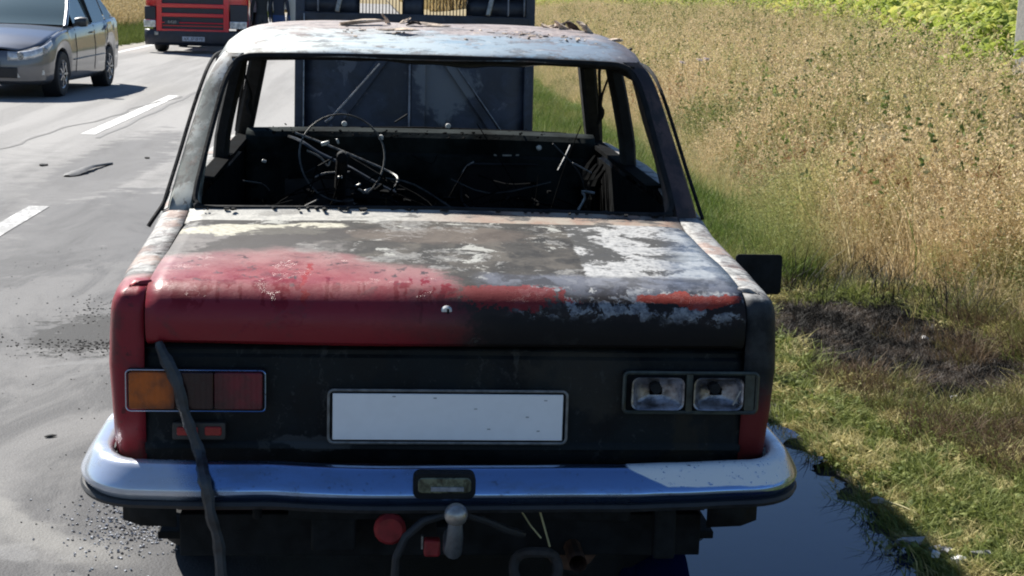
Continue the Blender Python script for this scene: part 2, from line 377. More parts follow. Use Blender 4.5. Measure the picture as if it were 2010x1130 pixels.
    c = n.mix(lowband*.85, c, n.mix(n.ramp(hz2, .45, .55), (.035, .038, .05), (.11, .12, .15)))
    fl_ = n.noise(p, 17, 8, .68, .4, (.8, 1, 1)); flake = n.ramp(fl_, .52, .535)*n.ramp(x, .10, .2)*n.ramp(v, .06, .03)*n.ramp(v, -.085, -.06)
    c = n.mix(flake*.85, c, n.mix(n.ramp(fn, .4, .6), (.13, .14, .165), (.34, .35, .36)))
    wh = n.ramp(n.noise(p, 23, 8, .7, 0, (1, 1, 1), (2, 5, 1)), .57, .58)*n.ramp(x, .12, .2)*n.ramp(v, .05, .03)*n.ramp(v, -.02, 0)
    c = n.mix(wh*.85, c, (.46, .46, .44))
    og = n.ramp(n.ell(x, v, .53, .005, .12, .028)+(md-.5)*1.3, 1, .9)
    c = n.mix(og*.9, c, (.30, .035, .02))
    rp = n.ramp(n.ell(x, v, .12, .0, .15, .05)+(fn-.5)*1.6+(md-.5)*1.8, .9, .8)
    c = n.mix(rp*.85, c, (.22, .022, .024))
    sm = n.ramp(v, -.055, -.085)*n.ramp(x, .0, .15)
    c = n.mix(sm*.85, c, (.010, .010, .011))
    edge = n.math('MAXIMUM', n.math('MAXIMUM', ash2, cream), n.math('MAXIMUM', flake, wh)); n.bump(edge+fn*.6+rq*md, .4, .003)
    rg_ = n.mix(fn, (0, 0, 0), (1, 1, 1))
    return n.out(c, n.math('SUBTRACT', n.ramp(md, .3, .7, .58, .78), red*.30)-bl*.22, 0, n.math('ADD', .20, red*.16))
def shell_mat():
    """rear wings, doors, deck strip"""
    n = NT('burnt_shell_paint'); p = n.warp(n.obj(), (9, .05), (38, .02)); x, y, z = n.xyz(p)
    big = n.noise(p, 3, 5, .6); md = n.noise(p, 12, 6, .65); fn = n.noise(p, 60, 5, .7); hz = n.noise(p, 8, 6, .62, .8, (.5, 1.2, 1.2))
    base = n.mix(n.ramp(md, .35, .65), (.03, .03, .032), (.12, .115, .11))
    ash = n.ramp(z+(hz-.5)*.5, .80, .88)
    c = n.mix(ash, base, n.mix(n.ramp(fn, .35, .65), (.20, .20, .195), (.46, .46, .44)))
    rust = n.ramp(n.noise(p, 7, 5, .6, .4), .52, .60)
    c = n.mix(rust*.55, c, (.30, .17, .12))
    blk = n.ramp(n.noise(p, 21, 5, .7, .4, (.5, 1, 1)), .56, .62)
    c = n.mix(blk*.8, c, (.03, .03, .032))
    lt = n.ramp(x, 0, -.02)
    red = n.ramp(y+(md-.5)*.16, .20, .12)*lt
    film = n.ramp(y, .03, .2)*.6*n.ramp(z, .80, .88)
    c = n.mix(red, c, n.mix(film+.03, (.25, .016, .026), (.36, .20, .19))); c = n.mix(n.ramp(n.noise(p, 6, 7, .72, .6), .52, .66)*.55, c, (.06, .032, .034)); c = n.mix(n.ramp(n.noise(p, 34, 6, .7), .60, .63)*.6, c, (.03, .02, .02))
    dk = n.ramp(y+(md-.5)*.3, .7, .3)*n.ramp(x, 0, .02)*n.ramp(z+(md-.5)*.02, .885, .865)
    c = n.mix(dk*.95, c, n.mix(n.ramp(md, .4, .62), (.008, .010, .012), (.03, .034, .038)))
    red2 = n.ramp(z+(md-.5)*.14, .70, .60)*n.ramp(x, .6, .66)*n.ramp(y, .25, .18)
    c = n.mix(red2*.9, c, (.16, .02, .02))
    c = n.mix(n.ramp(z+(md-.5)*.05, .50, .46), c, (.02, .02, .02)); c = n.mix(n.ramp(fn, .62, .68)*.4, c, (.05, .03, .03))
    n.bump(md+fn*.7, .3, .004)
    return n.out(c, n.math('SUBTRACT', .66, red*.26), 0, .26)
def deck_mat():
    n = NT('burnt_deck_paint'); p = n.warp(n.obj(), (9, .05), (38, .02)); x, y, z = n.xyz(p)
    md = n.noise(p, 12, 6, .65); fn = n.noise(p, 60, 5, .7); hz = n.noise(p, 9, 6, .62, .8, (.5, 1.5, 1))
    c = n.mix(n.ramp(fn, .3, .7), (.24, .24, .225), (.42, .41, .37))
    c = n.mix(n.ramp(x+(md-.5)*.4, -.15, .15), c, n.mix(n.ramp(md, .4, .6), (.26, .17, .125), (.30, .26, .21)))
    c = n.mix(n.ramp(hz, .54, .60)*n.ramp(x, -.5, .1, .5, .95), c, (.045, .042, .04))
    n.bump(md+fn*.5, .3, .004)
    return n.out(c, .65)
def roof_mat():
    n = NT('burnt_roof_paint'); p = n.warp(n.obj(), (9, .06), (38, .02)); x, y, z = n.xyz(p)
    md = n.noise(p, 9, 6, .65); fn = n.noise(p, 50, 5, .7); hz = n.noise(p, 7, 6, .62, .8, (.4, 1.6, 2))
    c = n.mix(n.ramp(x+(md-.5)*.3, -.45, .1), (.50, .54, .52), (.30, .38, .43))
    c = n.mix(n.ramp(x+(md-.5)*.3, -.05, .45), c, (.14, .19, .25))
    c = n.mix(n.ramp(hz, .50, .62)*n.ramp(x, -.5, 0, .15, .7), c, (.15, .26, .36))
    top = n.ramp(z+(hz-.5)*.05, 1.395, 1.42)
    c = n.mix(top*.85, c, n.mix(n.ramp(fn, .4, .6), (.22, .16, .14), (.36, .29, .26)))
    rr = n.ramp(x+(md-.5)*.12, .50, .60)
    c = n.mix(rr*.85, c, n.mix(n.ramp(md, .4, .6), (.07, .05, .055), (.12, .10, .11)))
    edge = n.ramp(z+(fn-.5)*.03+(md-.5)*.02, 1.350, 1.342)*n.ramp(n.math('ABSOLUTE', x), .60, .5)
    c = n.mix(edge*.8, c, (.06, .05, .045))
    bs = n.ramp(n.noise(p, 13, 8, .72, .5, (.8, 1.2, 1.6)), .53, .57)
    c = n.mix(bs*.6, c, (.055, .055, .06)); ru = n.ramp(n.noise(p, 8, 8, .72, .3, (1, 1, 1), (4, 4, 0)), .55, .62)
    c = n.mix(ru*.5, c, (.13, .07, .05)); c = n.mix(n.ramp(fn, .60, .66)*.5, c, (.45, .45, .43))
    c = n.mix(n.ramp(z+(md-.5)*.03, 1.358, 1.346)*n.ramp(md, .42, .55)*.7, c, (.03, .03, .032))
    n.bump(md+fn*.5, .3, .004)
    return n.out(c, n.math('ADD', .48, md*.25), 0, .4)
def pillar_mat():
    n = NT('burnt_pillar_paint'); p = n.warp(n.obj(), (9, .05), (38, .02)); x, y, z = n.xyz(p)
    md = n.noise(p, 9, 6, .65, 0, (1, 1, .4)); fn = n.noise(p, 50, 5, .7); lf = n.ramp(x, .02, -.02)
    l = n.mix(n.ramp(md, .42, .58), (.10, .12, .11), (.34, .36, .33))
    r_ = n.mix(n.ramp(md, .4, .6), (.03, .024, .028), (.09, .058, .052))
    c = n.mix(lf, r_, l); c = n.mix(n.ramp(z+(md-.5)*.1, 1.24, 1.30)*lf, c, (.46, .47, .45))
    pk = n.ramp(n.noise(p, 12, 7, .7, .6, (1.6, 1, .35)), .50, .56); c = n.mix(pk*.75, c, (.028, .026, .026)); c = n.mix(n.ramp(n.noise(p, 10, 7, .7, .4, (1, 1, .6), (3, 1, 2)), .55, .6)*.5, c, (.13, .07, .045)); c = n.mix(n.ramp(fn, .6, .68)*.7, c, (.03, .03, .03))
    n.bump(md+fn*.5, .3, .004)
    return n.out(c, .6, 0, .35)
def panel_mat():
    n = NT('scorched_panel'); p0 = n.obj(); p = n.warp(p0, (7, .09), (34, .025)); x, y, z = n.xyz(p)
    md = n.noise(p, 5, 7, .68); fn = n.noise(p0, 60, 6, .75); st = n.noise(p, 14, 6, .7, .6, (1, 1, .28))
    c = n.mix(n.ramp(md, .40, .62), (.003, .005, .007), (.012, .016, .018))
    c = n.mix(n.ramp(n.noise(p, 3, 5, .6, .8, (1, 1, .6)), .50, .58)*n.ramp(x, -.1, .4, .15, .8), c, (.026, .024, .018))
    c = n.mix(n.ramp(n.ell(x, z, .30, .70, .14, .10)+(md-.5)*2, 1, .6)*.6, c, (.040, .038, .032))
    c = n.mix(n.ramp(st, .60, .66)*.5, c, (.06, .062, .06))
    c = n.mix(n.ramp(n.ell(x, z, -.30, .545, .10, .02)+(md-.5)*1.5, 1, .7)*.6, c, (.07, .075, .08))
    c = n.mix(n.ramp(st, .36, .28)*.8, c, (.004, .004, .005))
    c = n.mix(n.ramp(fn, .60, .68)*.4, c, (.075, .08, .08))
    n.bump(md+fn*.5+st*.5, .35, .006)
    return n.out(c, n.ramp(md, .35, .65, .48, .75), 0, .22)
def chrome_mat():
    n = NT('bumper_chrome'); p = n.obj(); x, y, z = n.xyz(p)
    md = n.noise(p, 12, 6, .6, 0, (.4, 1, 1)); fn = n.noise(p, 90, 4, .7)
    spot = n.ramp(n.noise(p, 26, 5, .7), .60, .68)
    sx_ = x-(.515-z)*2.2; wh = n.ramp(sx_+(md-.5)*.03, .395, .405)*n.ramp(x, .80, .74)*n.ramp(z+(md-.5)*.016, .476, .480)*n.ramp(fn, .30, .42)  # wh: pale reflection painted onto the right end of the blade
    lf = n.ramp(x+(md-.5)*.1, -.52, -.60)  # lf: white sun glare painted onto the left end
    dirt = n.ramp(n.noise(p, 5, 7, .7, .4, (.6, 1, 1.5)), .50, .62); pit = n.ramp(n.noise(p, 120, 4, .7), .62, .68)
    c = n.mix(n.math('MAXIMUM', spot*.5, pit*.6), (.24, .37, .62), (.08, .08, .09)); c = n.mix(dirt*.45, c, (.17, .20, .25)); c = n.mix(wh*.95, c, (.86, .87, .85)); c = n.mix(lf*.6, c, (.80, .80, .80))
    n.bump(md+fn*.1, .10, .004)
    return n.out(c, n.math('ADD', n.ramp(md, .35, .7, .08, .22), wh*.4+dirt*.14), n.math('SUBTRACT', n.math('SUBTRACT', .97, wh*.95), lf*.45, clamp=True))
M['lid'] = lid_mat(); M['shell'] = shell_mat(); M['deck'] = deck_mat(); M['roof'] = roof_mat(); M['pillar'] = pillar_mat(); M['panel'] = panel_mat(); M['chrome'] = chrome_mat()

# ================================================================== BURNT CAR (car axis = world Y, rear panel at y=0)
car = empty('burnt_car')
tag(car, 'burnt-out red sedan seen from behind, scorched bare shell with missing windows', 'car')
# --- boot lid
prof = [(.800, .9055), (.797, .912), (.70, .9115), (.60, .910), (.50, .9075), (.40, .904), (.30, .900), (.20, .894), (.12, .888), (.07, .883), (.045, .878), (.025, .868), (.010, .852), (.002, .836), (-.001, .815), (.000, .795), (.004, .783), (.016, .777), (.05, .780)]
rows = []
for (y, z) in prof:
    r_ = []
    for k in range(41):
        u = -1+2*k/40; x = .655*u; e = 1-u*u
        yy = y-.018*e*(1 if y < .4 else .3); zz = z+.006*e*(1 if y > .03 else .2)
        zz += .0035*math.sin(x*9+y*11)*math.exp(-((y-.45)/.35)**2)
        if abs(u) > .985: zz -= .004
        r_.append((x, yy, zz))
    rows.append(r_)
lid = grid('boot_lid', rows, M['lid'], car, .012)
lid['label'] = 'boot lid with red paint left at its rear left, ash and painted sky reflection elsewhere'
mb = MB().lathe([(0, -.032), (.011, -.032), (.0145, -.028), (.0145, -.005)], (-.009, .008, .846), 'y', 20)
key = mb.build('lid_lock', M['pale_metal'], lid)
MB().box((-.006, -.0245, .846), (.005, .003, .016)).build('key_slot', M['soot'], lid)

# --- wings and sides: one vertical profile swept along a plan path
def ztop(y): return interp(y, [0, .2, .5, .8, 1.0, 1.3, 2.0, 2.8, 3.3, 3.9], [.885, .888, .900, .912, .938, .965, .976, .972, .945, .905])
def wid(y): return interp(y, [0, .1, .3, .9, 1.3, 2.0, 2.9, 3.5, 3.9], [.733, .742, .752, .764, .775, .785, .775, .755, .72])
def side_path(y0, y1, side, corner=False, step=.03):
    P = []
    if corner:                      # starts on the rear face and rounds the corner
        P += [((.660), .000), (.680, .0005), (.700, .003)]
        for k in range(1, 8):
            a = R(90*k/8); P.append((.700+.034*math.sin(a), .003+.042*(1-math.cos(a))))
        y0 = .05
    m = max(2, int((y1-y0)/step)+1)
    P += [(wid(y), y) for y in np.linspace(y0, y1, m)]
    return [(x*side, y) for x, y in P]
PROF = [(.012, .0), (.0, .30), (-.006, .55), (-.002, .78), (.0, .86), (.003, .905), (.009, .945), (.019, .975), (.036, .993), (.062, 1.0), (.088, 1.002)]
AR = [(.90, .31, .335), (3.33, .31, .335)]
def side_shell(name, y0, y1, side, mat, corner=False, deep=0):
    P = side_path(y0, y1, side, corner); rows = []
    for i, (x, y) in enumerate(P):
        a = Vector(P[max(0, i-1)]); b = Vector(P[min(len(P)-1, i+1)]); d = (b-a).normalized(); nn = Vector((-d.y, d.x))*(1 if side > 0 else -1)   # inward
        zb = .27
        if corner and y < .12: zb = .49-.22*min(1, max(0, (y-.06)/.06)) if y > .06 else .50
        if corner and .06 < y < .62: zb = max(zb, .37)
        for yc, zc, r_ in AR:
            if abs(y-yc) < r_: zb = max(zb, zc+math.sqrt(r_*r_-(y-yc)**2))
        zt = ztop(y); row = []
        for (ins, t) in PROF:
            z = zb+(zt-zb)*t if t < .8 else zt-(1-t)*(.885-.5)
            z = max(z, zb+.001*t)
            k = ins*(1+deep*(t > .95))
            row.append((x+nn.x*k, y+nn.y*k, z))
        rows.append(row)
    o = grid(name, rows, mat, car, .008, flip=(side > 0)); return o
for s in (-1, 1):
    o = side_shell('rear_wing', 0, 1.28, s, M['shell'], True)
    o['label'] = 'left rear wing with red corner' if s < 0 else 'right rear wing scorched dark with a pale edge'
    d = side_shell('rear_door', 1.287, 1.975, s, M['shell']); MB().bar((s*.79, 1.42, .88), (s*.79, 1.53, .88), .02, .016).build('handle', M['soot'], d)
    d = side_shell('front_door', 1.982, 2.80, s, M['shell']); MB().bar((s*.80, 2.12, .885), (s*.80, 2.23, .885), .02, .016).build('handle', M['soot'], d)
    side_shell('front_wing', 2.807, 3.92, s, M['shell'])
    grid('inner_door_panel', [[(s*.665, y, z) for y in np.linspace(.95, 2.8, 12)] for z in (.22, .5, .75, .90+.04)], M['char'], car)
    # door top ledge pieces and crumpled inner trim
    MB().bar((s*.675, 1.33, .967), (s*.683, 2.75, .975), .05, .014).build('window_ledge', M['char'], car)
# --- deck strip between lid and rear window
rows = []
for (y, z) in [(.806, .9045), (.810, .911), (.84, .915), (.88, .921), (.915, .928), (.930, .934), (.936, .930), (.938, .90), (.94, .84)]:
    rows.append([(u*(.672), y-.006*(1-u*u), z+.010*(1-u*u)) for u in np.linspace(-1, 1, 31)])
grid('rear_deck', rows, M['deck'], car, .006)
grid('parcel_shelf', [[(x, y, .845+.01*math.sin(x*9+y*7)-.02*((y-1.1)/.15)) for x in np.linspace(-.66, .66, 20)] for y in np.linspace(.945, 1.22, 8)], M['soot'], car, .004)

# --- rear panel below the lid
rows = []
for z, y in [(.800, .075), (.778, .075), (.768, .070), (.762, .040), (.757, .012), (.754, .009), (.752, .016), (.742, .016), (.735, .010), (.66, .008), (.58, .008), (.545, .009), (.538, .004), (.530, .003), (.522, .010), (.50, .016), (.47, .05)]:
    rows.append([(x, y+.004*math.sin(x*7+z*20)*(.6), z) for x in np.linspace(-.662, .662, 61)])
rp = grid('rear_panel', rows, M['panel'], car, .006, flip=True)
pl = box('number_plate', (.0, -.012, .6085), (.508, .004, .105), M['plate_white'], car, .0015)
pl['label'] = 'blank white number plate in a grey frame'
pts = rrect(0, .609, .526, .119, .012); mb = MB(); mb.tube([(x, -.013, z) for x, z in pts], .0032, 6, True); mb.build('plate_frame', simple('frame_grey', (.20, .20, .19), .45, .2, .3, 50), pl)
# stained white patch edges on the plate: a few chips
for x, z in ((-.12, .655), (-.03, .652), (.215, .648), (.06, .628), (.175, .61), (.09, .582), (.2, .578)):
    MB().box((x, -.0145, z), (.007, .001, .0022)).build('chip', simple('chip_grey', (.35, .35, .35), .6) if 'chip_grey' not in bpy.data.materials else bpy.data.materials['chip_grey'], pl, False)

# --- tail lamps
def lens(name, col, rough=.15):
    n = NT(name); p = n.obj(); x, y, z = n.xyz(p)
    rib = n.math('SINE', x*520.)*.5; k = n.noise(p, 30, 5, .6)
    n.bump(rib+k*.5, .15, .002)
    w_ = n.warp(p, (14, .05)); sx, sy, sz = n.xyz(w_); so_ = n.ramp(sx, -.625, -.575)*n.ramp(sx, -.45, -.52)+n.ramp(sz, .650, .628)*.6
    col = n.mix(n.math('MINIMUM', so_, 1)*.75, col, (.010, .008, .010))
    return n.out(n.mix(n.ramp(k, .4, .7)*.5, col, (.015, .01, .01)), n.ramp(k, .3, .7, rough, rough+.2), 0, .5)
amber = lens('amber_lens', (.50, .11, .012)); redl = lens('red_lens', (.16, .014, .026)); dkl = lens('soot_lens', (.07, .010, .014))
def rr_plate(name, x0, x1, z0, z1, y, t, r, mat, parent, curve=None):
    pts = rrect((x0+x1)/2, (z0+z1)/2, x1-x0, z1-z0, r); m = len(pts); cv = curve or (lambda x: 0)
    v = [(x, y+cv(x), z) for x, z in pts]+[(x, y+t+cv(x), z) for x, z in pts]
    f = [tuple(range(m))]+[(i, i+m, (i+1) % m+m, (i+1) % m) for i in range(m)]+[tuple(range(m, 2*m))[::-1]]
    o = pyd(name, v, f, mat, parent, True, 30, True); bevel(o, .002, 2); return o
tl = empty('tail_lamp'); tl.parent = car; tl['label'] = 'left tail lamp with amber and red lenses'
rr_plate('lamp_body', -.696, -.399, .623, .713, -.010, .018, .008, M['soot'], tl)
rr_plate('amber_lens', -.690, -.592, .627, .709, -.030, .022, .006, amber, tl)
rr_plate('sooty_lens', -.5905, -.510, .627, .709, -.030, .022, .004, dkl, tl)
rr_plate('red_lens', -.5085, -.405, .627, .709, -.030, .022, .006, redl, tl)
mb = MB(); pts = rrect(-.5475, .668, .298, .091, .010); mb.tube([(x, -.027, z) for x, z in pts], .0013, 6, True); mb.build('chrome_rim', M['chrome'], tl)
tr = empty('tail_lamp'); tr.parent = car; tr['label'] = 'right tail lamp with lenses burnt away and reflectors bare'
gg = simple('burnt_plastic', (.055, .065, .055), .45, 0, .4, 30, .2); rf = simple('reflector_foil', (.30, .30, .33), .35, .75, .6, 35, .4)
rr_plate('lamp_body', .386, .692, .622, .716, -.004, .008, .008, M['soot'], tr)
mb = MB(); pts = rrect(.539, .669, .300, .090, .010); mb.tube([(x, -.016, z) for x, z in pts], .0045, 6, True)
mb.box((.535, -.012, .669), (.014, .016, .084)); mb.box((.672, -.010, .669), (.022, .012, .084)); mb.build('lamp_frame', gg, tr)
def cup(cx, cz, w, h):
    rows = []
    for k, (s, yy) in enumerate([(1.0, -.012), (.93, -.010), (.80, .004), (.55, .014), (.25, .018), (.02, .018)]):
        rows.append([(cx+(x-cx)*s, yy, cz+(z-cz)*s) for x, z in rrect(cx, cz, w, h, min(w, h)*.22)])
    # reflectors open towards the viewer: shift the whole dish proud of the panel
    rows = [[(x, y-.022, z) for x, y, z in r_] for r_ in rows]
    o = grid('reflector', rows, rf, tr, closed=True, flip=True)
    return o
c1 = cup(.462, .670, .118, .074); c2 = cup(.598, .670, .112, .074)
for c_, x in ((c1, .458), (c2, .590)):
    MB().lathe([(0, -.034), (.012, -.034), (.013, -.008)], (x, .0, .682), 'y', 12).build('bulb_socket', M['soot'], c_)
MB().bar((.648, -.030, .678), (.632, -.030, .645), .004, .003).build('wire', M['wire'], c2)
rr_plate('rear_reflector', -.600, -.486, .556, .594, -.018, .022, .004, simple('reflector_housing', (.05, .045, .04), .6), car); rfl = bpy.data.objects['rear_reflector']
rr_plate('red_lens', -.590, -.545, .566, .585, -.022, .006, .004, simple('red_reflex', (.40, .02, .02), .3), rfl)
rr_plate('red_lens', -.530, -.494, .566, .586, -.022, .006, .004, bpy.data.materials['red_reflex'], rfl)

# --- rear bumper: chrome blade, lower step, black rubber rim
def bpath():
    P = []
    for k in range(41): x = -.0+.66*k/40; P.append((x, -.112+.035*(x/.66)**2.2))
    for k in range(1, 13):
        a = R(90*k/12); P.append((.66+.135*math.sin(a), -.077+.20*(1-math.cos(a))))
    P += [(.797, .18), (.797, .26), (.795, .34)]
    return [(-x, y) for x, y in P[:0:-1]]+P
BP = bpath()
def bsweep(name, prof, mat, parent, closed=False, thick=0, sub=None):
    rows = []
    for i, (x, y) in enumerate(BP):
        a = Vector(BP[max(0, i-1)]); b = Vector(BP[min(len(BP)-1, i+1)]); d = (b-a).normalized(); o_ = Vector((d.y, -d.x))
        w_ = .0022*math.sin(x*7+1)+.0014*math.sin(x*19+y*9)-.006*math.exp(-((x+.38)/.05)**2)-.004*math.exp(-((x-.47)/.04)**2); rows.append([(x+o_.x*(k+w_), y+o_.y*(k+w_), z+.0015*math.sin(x*11)) for k, z in prof])
    o = grid(name, rows, mat, parent, thick, closed, flip=True); return o
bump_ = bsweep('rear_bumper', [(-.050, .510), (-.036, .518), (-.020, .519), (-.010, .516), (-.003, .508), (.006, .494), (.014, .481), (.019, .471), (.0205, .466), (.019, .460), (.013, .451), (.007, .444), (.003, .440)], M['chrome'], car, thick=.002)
bump_['label'] = 'chrome rear bumper with a pale reflection painted on its right end'
bsweep('rubber_rim', [(.004, .444), (.020, .443), (.024, .436), (.020, .428), (.002, .424), (-.02, .428), (-.02, .442)], M['rubber'], bump_, True)
pl_ = MB(); pl_.add([], [])
lampb = rr_plate('plate_lamp', -.078, .056, .462, .519, -.142, .035, .016, M['soot'], bump_)
rr_plate('lamp_glass', -.068, .046, .476, .510, -.1455, .006, .010, simple('sooty_glass', (.10, .11, .07), .25, 0, .8, 45, .3), lampb)
MB().box((-.005, -.147, .486), (.07, .004, .009)).build('bulb_strip', simple('grey_plastic', (.25, .26, .28), .4, 0, .4, 60), lampb)

# --- below the bumper
rows = [[(x, y, z) for x in np.linspace(-.60, .60, 25)] for z, y in ((.49, .03), (.44, .02), (.40, .03), (.37, .06), (.365, .2))]
grid('valance', rows, simple('scorched_valance', (.045, .02, .02), .7, 0, .6, 8, .3), car, .004, flip=True)
for s in (-1, 1):
    grid('valance_end', [[(s*x, y, z) for x, y in ((.60, .03), (.68, .04), (.725, .08), (.735, .2), (.74, .5))] for z in (.50, .44, .39, .34)], M['soot'], car, .004)
box('floor_pan', (0, 1.95, .225), (1.36, 3.3, .02), M['soot'], car)
box('boot_floor', (0, .40, .30), (1.20, .62, .10), M['soot'], car)
ax = MB().tube([(-.62, .9, .29), (.62, .9, .29)], .038, 10).lathe([(0, -.12), (.09, -.09), (.12, 0), (.09, .09), (0, .12)], (0, .9, .29), 'x', 14).build('rear_axle', M['soot'], car)
for s in (-1, 1):
    pts = [(s*.45+.05*math.cos(a), .85+.05*math.sin(a), .33+.012*a/1.2) for a in np.linspace(0, 5*2*math.pi, 60)]
    MB().tube(pts, .007, 6).build('coil_spring', M['rust'], ax)
ex = MB().tube([(.30, -.02, .27), (.30, .3, .27), (.26, .6, .27), (.2, 1.4, .24), (.1, 2.4, .22)], .021, 10, cap=False).lathe([(0, .1), (.065, .11), (.07, .2), (.07, .5), (.065, .55), (0, .56)], (.30, 0, .27), 'y', 16).build('exhaust', M['rust'], car)
# wheels (tyres burnt low)
def wheel(parent, x, y, r=.29, w=.165, name='wheel', tm='tyre', rmat='rust', s=1, spokes=0):
    t = empty(name, (x, y, r)); t.parent = parent
    ri = r*.62
    MB().lathe([(ri, -w*.42), (r*.80, -w*.5), (r*.95, -w*.46), (r, -w*.30), (r, w*.30), (r*.95, w*.46), (r*.80, w*.5), (ri, w*.42)], (0, 0, 0), 'x', 32, True).build('tyre', M[tm], t)
    mb = MB().lathe([(ri, -w*.40), (ri*.97, w*.35), (ri*1.0, w*.42), (ri*.93, w*.40), (ri*.88, w*.18), (ri*.3, w*.10 if spokes else w*.22), (ri*.18, w*.30), (0, w*.30)], (0, 0, 0), 'x', 28)
    mb.v = [(p[0]*s, p[1], p[2]) for p in mb.v]; mb.build('rim', M[rmat] if not spokes else M['soot'], t)
    if spokes:
        m2 = MB().lathe([(ri*.94, w*.40), (ri*1.02, w*.44), (ri*1.0, w*.36)], (0, 0, 0), 'x', 28, True).lathe([(0, w*.40), (ri*.25, w*.38), (ri*.28, w*.25)], (0, 0, 0), 'x', 14)
        for k in range(spokes):
            a = 2*math.pi*k/spokes
            m2.bar((w*.34, ri*.15*math.cos(a), ri*.15*math.sin(a)), (w*.38, ri*.97*math.cos(a), ri*.97*math.sin(a)), w*.12, ri*.26, (1, 0, 0))
        m2.v = [(p[0]*s, p[1], p[2]) for p in m2.v]; m2.build('spokes', M[rmat], t)
    return t
for s in (-1, 1):
    for y in (.90, 3.33):
        w_ = wheel(car, s*.645, y, s=s)
# tow bar
tb = MB().bar((-.35, .02, .395), (.35, .02, .395), .05, .05).bar((0, .1, .39), (0, -.10, .375), .05, .02).build('tow_bar', M['soot'], car)
MB().tube([(.006, -.08, .372), (.006, -.15, .352), (.008, -.195, .365), (.010, -.205, .40), (.011, -.205, .445)], [.016, .018, .019, .018, .014], 12).build('tow_arm', simple('dull_steel', (.14, .15, .16), .45, .5, .3, 30), tb)
MB().lathe([(0, .025)]+[(.025*math.sin(R(a)), .025*math.cos(R(a))) for a in range(15, 166, 15)]+[(.012, -.03)], (.0115, -.205, .449), 'z', 20).build('tow_ball', simple('ball_steel', (.42, .40, .37), .38, .7, .25, 30), tb)
pts = [(-.115+.0, -.14, .27), (-.112, -.14, .33), (-.092, -.135, .375), (-.055, -.13, .408), (-.01, -.12, .42), (.04, -.11, .417), (.085, -.10, .398), (.13, -.08, .372), (.17, -.05, .35)]
MB().tube([Vector(p) for p in pts], .0095, 10).build('cable', M['rubber'], car)
MB().lathe([(0, -.01), (.028, -.01), (.036, 0), (.036, .012), (0, .016)], (-.125, -.02, .352), 'y', 14).build('towing_eye', M['red_part'], car)
box('red_bracket', (-.032, -.05, .322), (.036, .03, .04), M['red_part'], car, .006); box('tag', (-.054, -.055, .335), (.004, .01, .03), M['wire'], car, 0)
# burnt spring and straw hanging under the right side
pts = [(.20+.05*math.cos(a), -.06+.01*math.sin(a*3), .275+.042*math.sin(a)) for a in np.linspace(0, 2*math.pi, 22)][:-1]
g_ = MB().tube([Vector(p) for p in pts], .012, 8, True)
g_.build('burnt_hanger', simple('ash_brown', (.035, .032, .031), .85, 0, .4, 40), car)
dry = simple('dry_straw', (.42, .38, .20), .8)
MB().tube([(.195, -.1, .44), (.21, -.1, .39), (.225, -.1, .34)], .0022, 5).build('dry_stalk', dry, car)
MB().tube([(.155, -.1, .43), (.18, -.1, .39), (.205, -.1, .36)], .0018, 5).build('dry_stalk', dry, car)
for (x, z, w, h) in ((.50, .30, .05, .12), (-.25, .30, .1, .08), (-.42, .36, .02, .05), (.36, .36, .12, .06)):
    box('mounting_bracket', (x, .02, z+.03), (w, .03, h), M['soot'], car, .006)
# melted seal strap hanging from the lid
P = [(-.628, -.014, .772), (-.615, -.025, .745), (-.598, -.034, .715), (-.583, -.040, .68), (-.572, -.042, .63), (-.555, -.044, .58), (-.538, -.05, .535), (-.530, -.085, .518), (-.520, -.128, .50), (-.512, -.136, .47), (-.505, -.136, .42), (-.492, -.13, .37), (-.486, -.13, .30), (-.482, -.13, .20), (-.478, -.12, .05), (-.47, -.05, .008)]
mb = MB(); ww = [.008, .013, .015, .013, .012, .012, .013, .014, .014, .013, .012, .012, .013, .012, .011, .01]
def ribbon(name, P, ww, t, mat, parent, nrm=(0, -1, 0)):
    rows = []
    for i, p in enumerate(P):
        p = Vector(p); d = (Vector(P[min(i+1, len(P)-1)])-Vector(P[max(i-1, 0)])).normalized(); sd_ = d.cross(Vector(nrm))
        sd_ = sd_.normalized() if sd_.length > .1 else Vector((1, 0, 0)); u = sd_.cross(d).normalized(); w_ = ww[i] if isinstance(ww, list) else ww
        rows.append([p+sd_*w_+u*0, p+sd_*w_*.5+u*t, p-sd_*w_*.5+u*t, p-sd_*w_+u*0, p-sd_*w_*.5-u*t, p+sd_*w_*.5-u*t])
    return grid(name, rows, mat, parent, closed=True)
def smoothp(P, m=4):
    P = [Vector(p) for p in P]; out = []
    for i in range(len(P)-1):
        a, b, c, d = P[max(i-1, 0)], P[i], P[i+1], P[min(i+2, len(P)-1)]
        for s in range(m):
            t = s/m; out.append(.5*((2*b)+(c-a)*t+(2*a-5*b+4*c-d)*t*t+(3*b-a-3*c+d)*t**3))
    return out+[P[-1]]
PS = smoothp(P, 3); wS = [interp(i/(len(PS)-1)*(len(ww)-1), range(len(ww)), ww)*(1+.12*math.sin(i*1.9)) for i in range(len(PS))]
st = ribbon('melted_seal_strip', PS, wS, .006, simple('melted_rubber', (.03, .036, .042), .42, 0, .4, 40, .3), car)
st['label'] = 'melted black rubber strip hanging from the boot lid over the bumper'
# open fuel flap
fl = empty('fuel_flap'); fl.parent = car; fl['label'] = 'open black fuel filler flap'
o = rr_plate('flap_door', .745, .866, .797, .900, .50, .006, .010, M['soot'], fl)
MB().bar((.745, .52, .85), (.775, .505, .85), .03, .006).build('flap_hinge', M['soot'], fl)
# loose drip moulding at left pillar foot
MB().tube(smoothp([(-.735, .98, .975), (-.748, .96, .94), (-.770, .93, .905), (-.782, .92, .885)]), .006, 6).build('loose_moulding', M['soot'], car)

